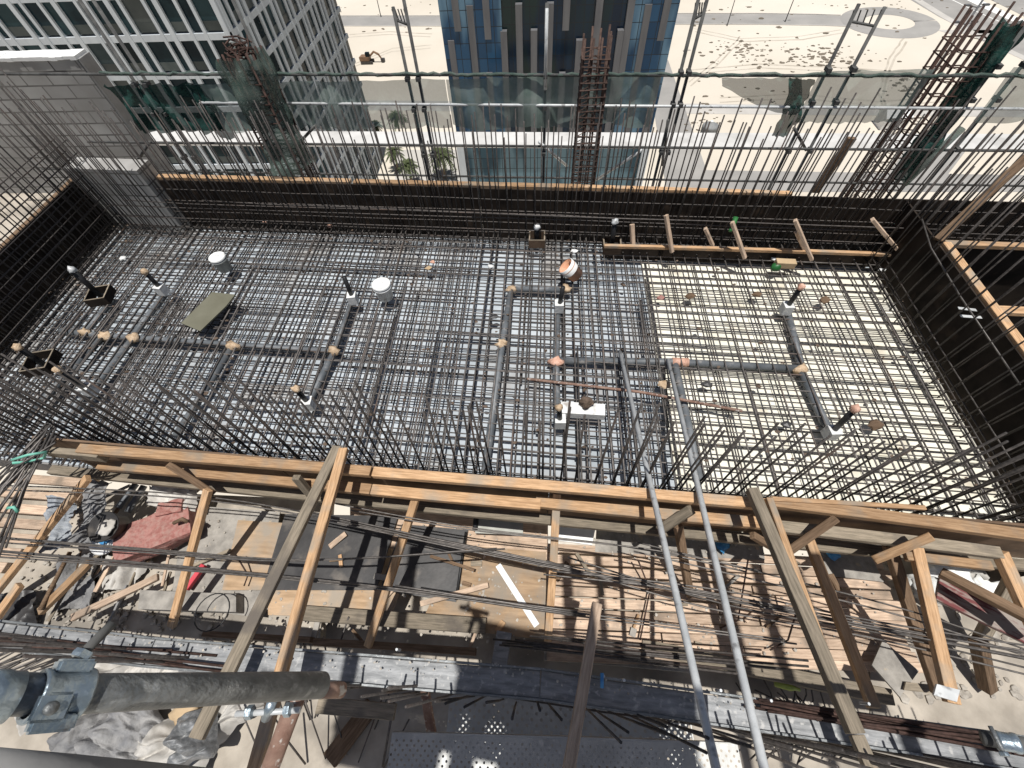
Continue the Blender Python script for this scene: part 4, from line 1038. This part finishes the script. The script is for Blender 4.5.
# ------------------------------------------------------------------ loose bars across the deck
BUN = []
for path, n_, sp_ in ((((-30, 486), (200, 497), (400, 532), (560, 564)), 2, 3), (((-30, 538), (150, 551), (300, 560), (500, 548)), 3, 3), (((-30, 551), (200, 570), (400, 590), (580, 614)), 4, 4),
                      (((296, 512), (500, 556), (720, 598), (1060, 664)), 4, 3), (((540, 572), (700, 590), (860, 622), (1060, 654)), 2, 3), (((624, 547), (760, 580), (900, 616), (1060, 670)), 2, 5),
                      (((400, 588), (560, 612), (700, 630), (790, 642)), 2, 4), (((350, 508), (480, 530), (640, 548), (760, 572)), 2, 5), (((560, 560), (720, 606), (880, 634), (1060, 676)), 2, 4)):
    for q_ in range(n_):
        o0, o1 = R_(-sp_, sp_), R_(-sp_, sp_); xs_ = R_(-14, 14)
        BUN.append([(x + xs_, y + o0 + (o1 - o0) * k_ / 3) for k_, (x, y) in enumerate(path)])
for i, pts in enumerate(BUN):
    z0 = .30 + .014 * (i % 5)
    q = [P(x, y, z0 + R_(-.02, .02) + (.02 if k_ in (0, 3) else -.02)) for k_, (x, y) in enumerate(pts)]
    # resample smoothly
    sm = []
    for k_ in range(3):
        p0, p1, p2, p3 = q[max(0, k_ - 1)], q[k_], q[k_ + 1], q[min(3, k_ + 2)]
        for s in range(5):
            t = s / 5
            sm.append(.5 * ((2 * p1) + (p2 - p0) * t + (2 * p0 - 5 * p1 + 4 * p2 - p3) * t * t + (3 * p1 - p0 - 3 * p2 + p3) * t ** 3))
    sm.append(q[3])
    tag(MB().tube(sm, .0068, 6).build('loose_bar', 'rebar_loose', None, True), 'long loose steel bar sagging across the work deck', 'rebar', 'loose bars over the work deck')
# tied bundle at the far left
for i in range(22):
    a = P(52 + R_(-9, 5), 434 + R_(-14, 10), .75 + R_(-.04, .06)); b = P(-20 + R_(-25, 32), 530 + R_(-35, 40), .5 + R_(-.06, .1))
    tag(MB().tube([a, a.lerp(b, .5) + V((R_(-.02, .02), R_(-.02, .02), R_(-.01, .03))), b], .0085, 6).build('bundled_bar', 'rebar_loose', None, True), 'grey bar in the strapped bundle at far left', 'rebar', 'bars of the strapped bundle')
tag(MB().tube([P(12, 460, .84), P(28, 455, .90), P(46, 452, .84), P(44, 458, .74), P(26, 462, .70), P(12, 463, .76)], .012, 6).build('green_strap', 'green_strap', None, True), 'green strap tied round the far left bar bundle', 'strap')
tag(MB().tube([P(8, 508, .72), P(14, 507, .74), P(18, 512, .70)], .014, 6).build('green_strap', 'green_strap', None, True), 'small green tie lower on the bar bundle', 'strap')
# stray bent bars
for pts, lab in ((((638, 560, -.3), (650, 590, -.5), (640, 640, -.5)), 'bent thin rod on the deck left of the left pole'), (((748, 560, .1), (738, 620, -.4), (720, 628, -.5)), 'bent rod between pole and right timber'),
                 (((800, 600, .2), (788, 640, -.5), (770, 650, -.5)), 'bent rusty rod at right of the right pole'), (((236, 555, -.4), (248, 575, -.5), (244, 586, -.5)), 'bent wire on the tan plywood square')):
    tag(MB().tube([P(*p) for p in pts], .008, 6).build('bent_rod', 'rebar_rust', None, True), lab, 'rod')
c_ = P(212, 612, -.3); tag(MB().tube([c_ + V((.16 * math.cos(a), .16 * math.sin(a), .0)) for a in [i * .3 for i in range(22)]], .006, 5).build('wire_loop', 'pvc_black', None, True), 'black wire loop over the concrete plank', 'wire')

# ------------------------------------------------------------------ clutter at the left
def boxy(name, px, py, z, s, rot, m, lab, cat, tilt=0, crumple=.0, par=None):
    bm = bmesh.new(); bmesh.ops.create_cube(bm, size=1)
    bmesh.ops.subdivide_edges(bm, edges=bm.edges[:], cuts=7, use_grid_fill=True)
    M = Matrix.Translation(P(px, py, z)) @ Matrix.Rotation(rot, 4, 'Z') @ Matrix.Rotation(tilt, 4, 'Y')
    vs = []
    for v in bm.verts:
        k_ = V((v.co.x * s[0], v.co.y * s[1], v.co.z * s[2])); d = crumple * noise.fractal(k_ * 7 + V((px, py, 0)), 1, 2, 3)
        rr = 1 - .10 * max(0, abs(v.co.x) * 2 - .7) - .05 * max(0, abs(v.co.y) * 2 - .7)
        vs.append(M @ (V((k_.x, k_.y * rr, k_.z * rr)) + v.normal * d))
    o = obj(name, vs, [tuple(v.index for v in f.verts) for f in bm.faces], m, par, True); bm.free()
    if lab: tag(o, lab, cat)
    return o
e = empty('dented_container', P(160, 535, -.5), 'dented faded red container lying on its side among clutter', 'container')
sh = boxy('shell', 157, 534, -.40, (.70, .38, .20), .52, 'red_box', None, None, .10, .03, e)
nk = boxy('collar', 172, 508, -.34, (.24, .16, .10), .3, 'red_box', None, None, .1, .03, e)
for o_ in (sh, nk): o_.data.polygons.foreach_set('use_smooth', [False] * len(o_.data.polygons))
MB().tube([P(174, 523, -.26), P(182, 519, -.22), P(188, 522, -.26)], .02, 8).build('handle', 'ply_brown', e, True)
bb = P(119, 527, -.32); e = empty('plaster_pail', bb, 'open dark pail with dried plaster left of red container', 'pail')
MB().lathe([(0, 0), (.12, 0), (.145, .20), (.152, .20), (.14, .20), (.13, .14), (0, .15)], bb, 22, (.1, -.25, 1)).build('shell', 'film_sheet', e, True)
MB().blob(bb + V((.01, -.045, .155)), .085, 3, .3, 2, (1, 1, .25)).build('plaster', 'sackcloth', e, True)
bb = P(105, 540, -.36); e = empty('pail_lid', bb, 'white lid with blue patch beside the plaster pail', 'lid')
MB().lathe([(.145, 0), (.15, .02), (.12, .022), (0, .02)], bb, 22, (.1, -.3, 1)).build('disc', 'white_plastic', e, True)
MB().blob(bb + V((.02, 0, .028)), .075, 2, .3, 2, (1, .7, .12)).build('patch', 'blue_film', e, True)
def drape(pa, pb, pc, pd, z, amp, fr, nu=22, nv=22):
    A, B, C, D = P(*pa, z), P(*pb, z), P(*pc, z), P(*pd, z)
    def fn(u, v):
        p = A.lerp(B, u).lerp(D.lerp(C, u), v)
        return p + V((.02 * nz((u * 9, v * 9, 1), 1), .02 * nz((u * 9, v * 9, 7), 1), amp * noise.fractal(V((p.x, p.y * .35, .3)) * fr, 1, 2, 5) + .02))
    return fn
cloth('tarpaulin', drape((52, 497), (75, 500), (74, 548), (50, 556), -.4, .16, 6), 22, 22, 'tarp_blue', 'creased grey blue tarpaulin strip at left deck', 'tarpaulin')
cloth('tarpaulin', drape((88, 482), (112, 482), (98, 545), (74, 548), -.35, .18, 6), 22, 22, 'tarp_grey', 'bunched grey tarpaulin beside the plaster pail', 'tarpaulin')
cloth('tarpaulin', drape((150, 486), (200, 490), (196, 512), (150, 506), -.4, .14, 6), 20, 16, 'sackcloth', 'pale crumpled sheet behind red container', 'tarpaulin')
for x0, y0, x1_, y1, m_, lab in ((144, 486, 128, 512, 'pvc', 'grey pipe end behind pail, upper left clutter'), (136, 484, 118, 508, 'pvc', 'grey pipe parallel to the other near pail'), (128, 492, 92, 552, 'pine_dark', 'dark stick from pail down into clutter'), (70, 552, 40, 610, 'pine_dark', 'dark stick lying over left rubble')):
    tag(MB().tube([P(x0, y0, -.42), P(x1_, y1, -.42)], .035 if m_ == 'pvc' else .02, 10).build('pipe_length' if m_ == 'pvc' else 'loose_stick', m_, None, True), lab, 'pipe' if m_ == 'pvc' else 'stick')
cloth('tarpaulin', drape((66, 556), (108, 548), (92, 606), (46, 612), -.62, .18, 5), 26, 26, 'tarp_grey', 'dirty grey tarpaulin heaped on rubble below the near bars', 'tarpaulin')
cloth('tarpaulin', drape((108, 556), (150, 560), (128, 590), (92, 592), -.62, .16, 6), 24, 22, 'sackcloth', 'pale torn sheeting on rubble beside pale broken stick', 'tarpaulin')
cloth('tarpaulin', drape((-30, 596), (40, 590), (30, 632), (-40, 640), -.6, .16, 5), 26, 22, 'film_sheet', 'black sheeting in the corner left of the rubble', 'tarpaulin')
for i in range(26):
    x, y = R_(30, 190), R_(490, 625); p = P(x, y, -.62 + R_(0, .12)); a = R_(.4, 1.9); L = R_(.15, .55); dd = V((math.cos(a) * L, math.sin(a) * L, R_(-.04, .08)))
    tag(timber('loose_stick', p, p + dd, R_(.015, .05), R_(.01, .03), random.choice(('pine_dark', 'pine_grey', 'pine_deck', 'tarp_grey'))), 'loose stick in the clutter around the red container', 'stick', 'sticks in the left clutter')
# floor of the clutter zone
struct(MB().prism([P(-160, 478, -.72), P(330, 500, -.72), P(320, 640, -.72), P(-120, 640, -.72)], -.86, -.72).build('floor', 'concrete_floor'))
m = MB()
for i in range(420):
    x, y = random.choice(((R_(20, 140), R_(560, 630)), (R_(60, 210), R_(490, 620)), (R_(0, 240), R_(600, 660))))
    m.blob(P(x, y, -.70), R_(.008, .03), 1, .5, 2, (1, 1, .7))
for i in range(180):
    x, y = R_(880, 1030), R_(560, 700); m.blob(P(x, y, -.98), R_(.012, .05), 1, .4, 2, (1, 1, .6))
struct(m.build('rubble', 'rubble'), 'stuff')
# pale sacks under the beam, lower left
SK = [(110, 668, .2, 'pale cloth sack right below the tube clamp'), (172, 664, .19, 'pale cloth sack under the middle of the near tube'), (215, 672, .16, 'cream sack beside the grey timber foot'), (130, 735, .22, 'crumpled grey cloth sack under the near tube'),
      (175, 748, .18, 'dirty sack at the bottom edge, beside foil bag'), (90, 742, .18, 'grey cloth sack in clamp shade'), (60, 690, .2, 'pale sack behind the tube clamp'), (235, 708, .15, 'small cream sack behind the rusty tube')]
def crumple(name, cx_, cy_, w_, h_, rot, zc, amp, m, lab, cat):
    c0 = P(cx_, cy_, zc); sd_ = V((R_(0, 50), R_(0, 50), 0))
    def fn(u, v):
        a, b = (u - .5) * w_, (v - .5) * h_
        e_ = 1 + .22 * noise.noise(V((math.atan2(b, a) * 1.2, 3, 0)) + sd_)
        a *= e_; b *= e_
        x, y = a * math.cos(rot) - b * math.sin(rot), a * math.sin(rot) + b * math.cos(rot)
        q = V((a * 1.0, b * 2.2, 0))
        k = max(abs(u - .5), abs(v - .5)) * 2
        dome = max(0, 1 - k ** 3)
        z = dome * .16 + amp * (abs(noise.noise(q * 3.2 + sd_)) * 1.2 + abs(noise.noise(q * 7.5 + sd_)) * .5 + abs(noise.noise(q * 15 + sd_)) * .2) * (1 - .6 * k ** 4)
        x += .05 * noise.noise(q * 5 + sd_); y += .05 * noise.noise(q * 5 - sd_)
        return c0 + V((x, y, z))
    return cloth(name, fn, 56, 44, m, lab, cat)
for x, y, r, lab in SK:
    crumple('cloth_sack', x, y, r * 3.4, r * 2.4, R_(-.5, .9), -.94 + R_(0, .06), .16, 'sackcloth' if 'grey' not in lab else 'tarp_grey', lab, 'sack')
crumple('foil_bag', 198, 736, .36, .42, .4, -.7, .16, 'steel_splatter', 'torn silver grey bag at the bottom by grey timber', 'bag')
tag(MB().blob(P(188, 712, -.75), .13, 3, .3, 2, (1, .9, .7)).build('brown_bag', 'cardboard', None, True), 'tan paper bag under the near tube', 'bag')
# right side litter
for x, y, r, m_, lab in ((948, 570, .16, 'white_paint', 'white plastic sheet scrap in the right pit'), (985, 568, .16, 'sackcloth', 'pale sack in the right pit near post'), (990, 590, .14, 'white_paint', 'white board scrap below pale sack'), (925, 590, .14, 'foam', 'white foam scrap beside the painted plank'), (1010, 560, .12, 'foam', 'white foam chunk at right margin')):
    tag(MB().blob(P(x, y, -.8), r, 3, .5, 2, (1.2, .9, .35)).build('waste_scrap', m_, None, True), lab, 'scrap')
struct(MB().prism([P(870, 545, -.99), P(1100, 560, -.99), P(1100, 760, -.99), P(870, 720, -.99)], -1.05, -.985).build('floor', 'concrete_floor'))
sheet('tape_strip', [(937, 684), (960, 690), (957, 702), (934, 695)], .40, 'galv', 'silver tape wound on the bright orange timber foot', 'tape')
sheet('wood_offcut', [(906, 682), (936, 685), (938, 694), (904, 690)], -.4, 'pine_grey', 'short grey offcut beside the mortar diamond', 'offcut')

# ------------------------------------------------------------------ walkway beam and perforated platforms
e = empty('walkway_beam', P(540, 680, .6), 'long galvanised beam splashed with cement under the viewer', 'beam')
pts = [P(-60, 628, .72), P(150, 652, .72), P(540, 684, .70), P(1100, 765, .72)]
for i in range(3):
    a, b = pts[i], pts[i + 1]
    if i: a = a + (b - a).normalized() * .003
    timber('web', a, b, .15, .02, 'steel_splatter', e, .0)
    u = (b - a).normalized(); nrm = V((-u.y, u.x, 0))
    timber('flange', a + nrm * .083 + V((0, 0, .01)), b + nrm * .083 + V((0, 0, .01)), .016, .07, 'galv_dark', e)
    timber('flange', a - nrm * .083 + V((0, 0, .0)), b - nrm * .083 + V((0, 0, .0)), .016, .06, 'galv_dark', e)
for x, y in ((602, 676), (622, 680), (716, 690), (765, 700), (400, 650), (860, 703)):
    MB().tube([P(x, y, .72), P(x, y, .72) + V((0, 0, .09))], .009, 6).build('bolt', 'galv', e)
tag(timber('blue_tag', P(602, 674, .82), P(602, 688, .82), .022, .012, 'blue_film'), 'small blue tag clipped on the grey beam', 'tag')
def platform(name, a, b, wdt, z, pitch, m, lab, cat='platform', hole=.32):
    """perforated steel deck with real holes and folded edges; from point a along to point b, width towards the viewer"""
    e = empty(name, a, lab, cat); u = (b - a); L = u.length; u.normalize(); n = V((u.y, -u.x, 0)); n.normalize()
    nu = int(L / pitch); nv = max(2, int(wdt / pitch)); mb = MB()
    for i in range(nu):
        for j in range(nv):
            c_ = a + u * ((i + .5) * pitch) + n * ((j + .5) * pitch); hp = pitch / 2
            if (i + j) % 2 or j in (0, nv - 1):
                mb.add([c_ - u * hp - n * hp, c_ + u * hp - n * hp, c_ + u * hp + n * hp, c_ - u * hp + n * hp], [(3, 2, 1, 0)]); continue
            o_ = []; q_ = []
            for k_ in range(8):
                t = math.pi / 4 * k_; d = V((math.cos(t), math.sin(t)))
                s = 1 / max(abs(d.x), abs(d.y))
                o_.append(c_ + u * (d.x * s * hp) + n * (d.y * s * hp)); q_.append(c_ + u * (d.x * hp * hole * 2) + n * (d.y * hp * hole * 2))
            mb.add(o_ + q_, [((k_ + 1) % 8, k_, 8 + k_, 8 + (k_ + 1) % 8) for k_ in range(8)])
    mb.build('deck_sheet', m, e)
    Ld, Wd = nu * pitch, nv * pitch
    for (s0, s1) in ((a, a + u * Ld), (a + n * Wd, a + u * Ld + n * Wd)):
        timber('side_lip', s0 + V((0, 0, -.028)), s1 + V((0, 0, -.028)), .012, .05, m, e)
    return e
pa_, pb_ = P(392, 733, .60), P(738, 744, .60)
platform('perforated_platform', pa_, pb_ + (pb_ - pa_) * 0, .46, .6, .024, 'deck_metal', 'grey perforated steel platform at the bottom centre')
pa_, pb_ = P(450, 695, -.35), P(690, 706, -.35)
platform('perforated_platform', pa_, pb_, .40, -.35, .04, 'deck_metal', 'dark perforated platform in shade under the beam')
# unseen boards added overhead to shade beam and floor; ledger tubes shade the deck
e = empty('shade_boards', V((0, -1.2, 6.0)), 'unseen boards added above the frame to shade the beam', 'platform')
for k_ in range(6):
    spans = ((-.46, 1.12),) if k_ < 2 else (((-1.75, -.52), (-.47, -.30), (-.16, 1.12)) if k_ == 3 else ((-1.8, 1.12),))
    for a_, b_ in spans: timber('board', V((a_, -.64 - .236 * k_ - .12 * a_, 6.0)), V((b_, -.64 - .236 * k_ - .12 * b_, 6.0)), .232, .04, 'pine_grey', e)
e = empty('scaffold_tubes', (0, -2, 5), 'overhead scaffold tubes whose straight shadows cross the timber deck', 'scaffold')
for px, py, r in ((398, 560, .055), (421, 560, .055), (606, 560, .04), (728, 560, .05), (763, 560, .055), (806, 570, .045), (576, 620, .055)):
    q = P(px, py, DZ); z = 4.75
    MB().tube([(q.x + .06, -2.2, z), (q.x - .02, .35 if px != 580 else -.1, z)], r, 8).build('tube', 'tube_dark', e, True)

# ------------------------------------------------------------------ the near tube with its clamp
e = empty('near_tube', PD(160, 690, .62), 'dark scaffold tube with steel clamp, close at bottom left', 'scaffold tube')
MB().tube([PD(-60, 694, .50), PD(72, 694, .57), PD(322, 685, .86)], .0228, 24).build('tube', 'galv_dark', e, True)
d = (PD(322, 685, .86) - PD(72, 694, .57)).normalized()
p = PD(60, 695, .56); cb_ = (CAM - p); cb_ = (cb_ - d * cb_.dot(d)).normalized(); cu = d.cross(cb_)
if cu.dot(upv) < 0: cu = -cu
MB().lathe([(.0232, -.026), (.0285, -.027), (.0295, -.024), (.0272, -.019), (.0270, .018), (.0295, .023), (.0285, .026), (.0246, .025)], p, 32, d).build('clamp_band', 'clamp', e, True)
MB().lathe([(.0232, -.075), (.028, -.076), (.0285, -.060), (.0268, -.055), (.0268, -.045), (.0246, -.044)], p, 32, d).build('clamp_band', 'clamp', e, True)
def lug(nm, c_, sx, sy, sz, m='clamp', bev=.003):
    bm = bmesh.new(); bmesh.ops.create_cube(bm, size=1)
    for v in bm.verts: v.co = V((v.co.x * sx, v.co.y * sy, v.co.z * sz))
    bmesh.ops.bevel(bm, geom=bm.edges[:], offset=bev, segments=2, affect='EDGES')
    M = Matrix((d, cu, cb_)).transposed()
    o = obj(nm, [c_ + M @ v.co for v in bm.verts], [tuple(v.index for v in f.verts) for f in bm.faces], m, e); bm.free(); return o
lug('clamp_lug', p + cu * .031 + cb_ * .004, .040, .016, .020)
lug('clamp_hinge', p - cu * .028 + cb_ * .014, .046, .020, .014)
lug('clamp_plate', p - cu * .012 + cb_ * .027 - d * .012, .036, .030, .006)
MB().lathe([(0, 0), (.0075, 0), (.0075, .003), (.005, .006), (0, .0065)], p - cu * .013 + cb_ * .030 - d * .014, 14, cb_).build('clamp_rivet', 'galv_dark', e, True)
MB().tube([p + cu * .034, p + cu * .060 + d * .012, p + cu * .082 + d * .024], .0065, 12).build('clamp_bolt', 'tube_dark', e, True)
MB().lathe([(0, 0), (.0115, 0), (.0125, .004), (.0115, .009), (0, .009)], p + cu * .040 + d * .003, 6, cu + d * .4).build('clamp_nut', 'clamp', e)
tag(MB().tube([PD(-40, 778, .42), PD(60, 784, .46), PD(210, 792, .60)], .0242, 24).build('scaffold_tube', 'concrete', None, True), 'grey tube along the very bottom left corner', 'scaffold tube')
# rusty tube with swivel clamp
e = empty('rusty_tube', PD(285, 720, 1.0), 'paint spotted rusty tube clamped under the near tube end', 'scaffold tube')
MB().tube([PD(303, 680, 1.0), PD(262, 790, .95)], .0195, 16).build('tube', 'rust_tube', e, True)
MB().tube([PD(312, 690, .98), PD(342, 690, 1.04)], .017, 12).build('cross_tube', 'rust_tube', e, True)
MB().tube([PD(236, 714, .92), PD(300, 710, .92)], .006, 8).build('clamp_bolt', 'galv', e, True)
for x in (250, 288):
    MB().lathe([(0, -.006), (.013, -.006), (.013, .006), (0, .006)], PD(x, 713 - (x - 236) * .06, .915), 6, PD(300, 710, .92) - PD(236, 714, .92)).build('clamp_nut', 'clamp', e)
MB().tube([PD(266, 718, .93), PD(272, 702, .91)], .010, 8).build('clamp_jaw', 'clamp', e, True)
# clamp at right margin
e = empty('tube_clamp', PD(1005, 745, 1.6), 'blue grey scaffold clamp on the beam at the right corner', 'clamp')
a, b = PD(982, 738, 1.62), PD(1046, 748, 1.55); dd = (b - a).normalized(); mid = a.lerp(b, .4)
MB().tube([a, b], .0242, 16).build('tube', 'tube_dark', e, True)
MB().lathe([(.0246, -.03), (.031, -.03), (.032, -.02), (.029, -.01), (.029, .012), (.032, .02), (.031, .03), (.0246, .03)], mid, 20, dd).build('band', 'clamp', e, True)
MB().tube([PD(990, 726, 1.6), PD(1003, 752, 1.55)], .007, 10).build('bolt', 'galv_dark', e, True)
MB().lathe([(0, 0), (.014, 0), (.015, .005), (.014, .012), (0, .012)], PD(1003, 752, 1.55), 6, PD(1003, 752, 1.55) - PD(990, 726, 1.6)).build('nut', 'clamp', e)
# bars lying along the beam at both ends
for (x0, y0, x1_, y1, n_, lab, grp) in ((-20, 634, 232, 664, 7, 'rusty bar lying along the left end of the grey beam', 'bars lying on the left beam end'), (745, 702, 1060, 752, 11, 'dark bar lying along the right end of the grey beam', 'bars lying on the right beam end')):
    for i in range(n_):
        o0 = R_(-7, 9); o1 = R_(-9, 11); xa = R_(-10, 40); xb = R_(-60, 10); z = .75 + R_(0, .05)
        a, b = P(x0 + xa, y0 + o0 + xa * .12, z), P(x1_ + xb, y1 + o1 + xb * .15, z + R_(-.02, .03))
        tag(MB().tube([a, a.lerp(b, .5) + V((0, R_(-.015, .015), R_(-.01, .01))), b], .0085, 6).build('loose_bar', 'rebar_rust', None, True), lab, 'rebar', grp)
# offcuts and dirt on the deck
for i in range(34):
    x, y = R_(300, 880), R_(525, 645); p = P(x, y, DZ + .045); a = R_(0, 3.14); L = R_(.06, .26)
    d_ = V((math.cos(a), math.sin(a), 0)) * L * .5
    tag(timber('wood_offcut', p - d_, p + d_ + V((0, 0, R_(-.01, .03))), R_(.02, .06), R_(.012, .03), random.choice(('pine_deck', 'pine_grey', 'pine', 'pine_dark', 'mortar_board'))), 'small wood offcut lying loose on the work deck', 'offcut', 'wood offcuts on the work deck')
m = MB()
for i in range(700):
    x, y = R_(190, 890), R_(520, 655); m.blob(P(x, y, DZ + .012), R_(.004, .018), 1, .4, 2, (1, 1, .6))
struct(m.build('dirt_crumbs', 'rubble'), 'stuff')
m = MB()
for i in range(900):
    m.blob(S(R_(XL, XR), R_(YN + .1, YF), -.16 if random.random() < .6 else .02), R_(.005, .022), 1, .5, 2, (1.3, 1, .5))
struct(m.build('dirt_crumbs', 'rock_brown'), 'stuff')
# shaded clutter below the near tube end
for i in range(16):
    x, y = R_(262, 385), R_(700, 775); b = P(x, y, -.95); a = R_(.9, 2.2); L = R_(.3, .9)
    tag(MB().tube([b, b + V((math.cos(a) * L, math.sin(a) * L, R_(.05, .5)))], R_(.006, .011), 6).build('rod_offcut', random.choice(('rebar', 'rebar_loose')), None, True), 'rod sticking up in the shade below the near tube end', 'rod', 'rods in the shade left of the platform')
tag(timber('shaded_plank', P(318, 705, -.5), P(395, 712, -.5), .12, .05, 'pine_grey'), 'grey board end in the shade left of perforated platform', 'board')
tag(timber('shaded_plank', P(330, 760, -.9), P(372, 705, -.9), .16, .05, 'pine_dark'), 'dark board lying on the shaded floor left of platform', 'board')
tag(timber('shaded_post', P(425, 690, .3), P(432, 735, .3), .06, .06, 'rust_tube'), 'short rusty post under the beam by the platform corner', 'post')
m = MB()
for i in range(220):
    t = random.random(); px = -20 + 1060 * t; py = 634 + 34 * min(1, px / 540) + (max(0, px - 540) / 484) * 66 + 6 + R_(-9, 9)
    m.blob(P(px, py, .752), R_(.002, .009), 1, .5, 2, (1, 1, .5))
struct(m.build('cement_crumbs', 'rubble'), 'stuff')
# scattered rods in the lower right
for i in range(26):
    x, y = R_(748, 840), R_(715, 765); L = R_(.25, .6); a = R_(0, 3.14); b = P(x, y, -.9)
    tag(MB().tube([b, b + V((math.cos(a) * L * .5, math.sin(a) * L * .5, R_(.0, .1))), b + V((math.cos(a + .3) * L, math.sin(a + .3) * L, R_(0, .2)))], .007, 5).build('rod_offcut', 'rebar', None, True),
        'short rod in the tangled pile at the lower right', 'rod', 'rods of the lower right pile')
for i in range(30):
    x, y = R_(-10, 60), R_(645, 672); b = P(x, y, -.4); a = 2.45 + R_(-.14, .14); L = R_(.3, .7)
    tag(MB().tube([b, b + V((math.cos(a) * L, -math.sin(a) * L * .6, R_(-.06, .02)))], .008, 5).build('rod_offcut', 'rebar_loose', None, True), 'short bar in the heap left of the clamp', 'rod', 'bars of the heap by the clamp')
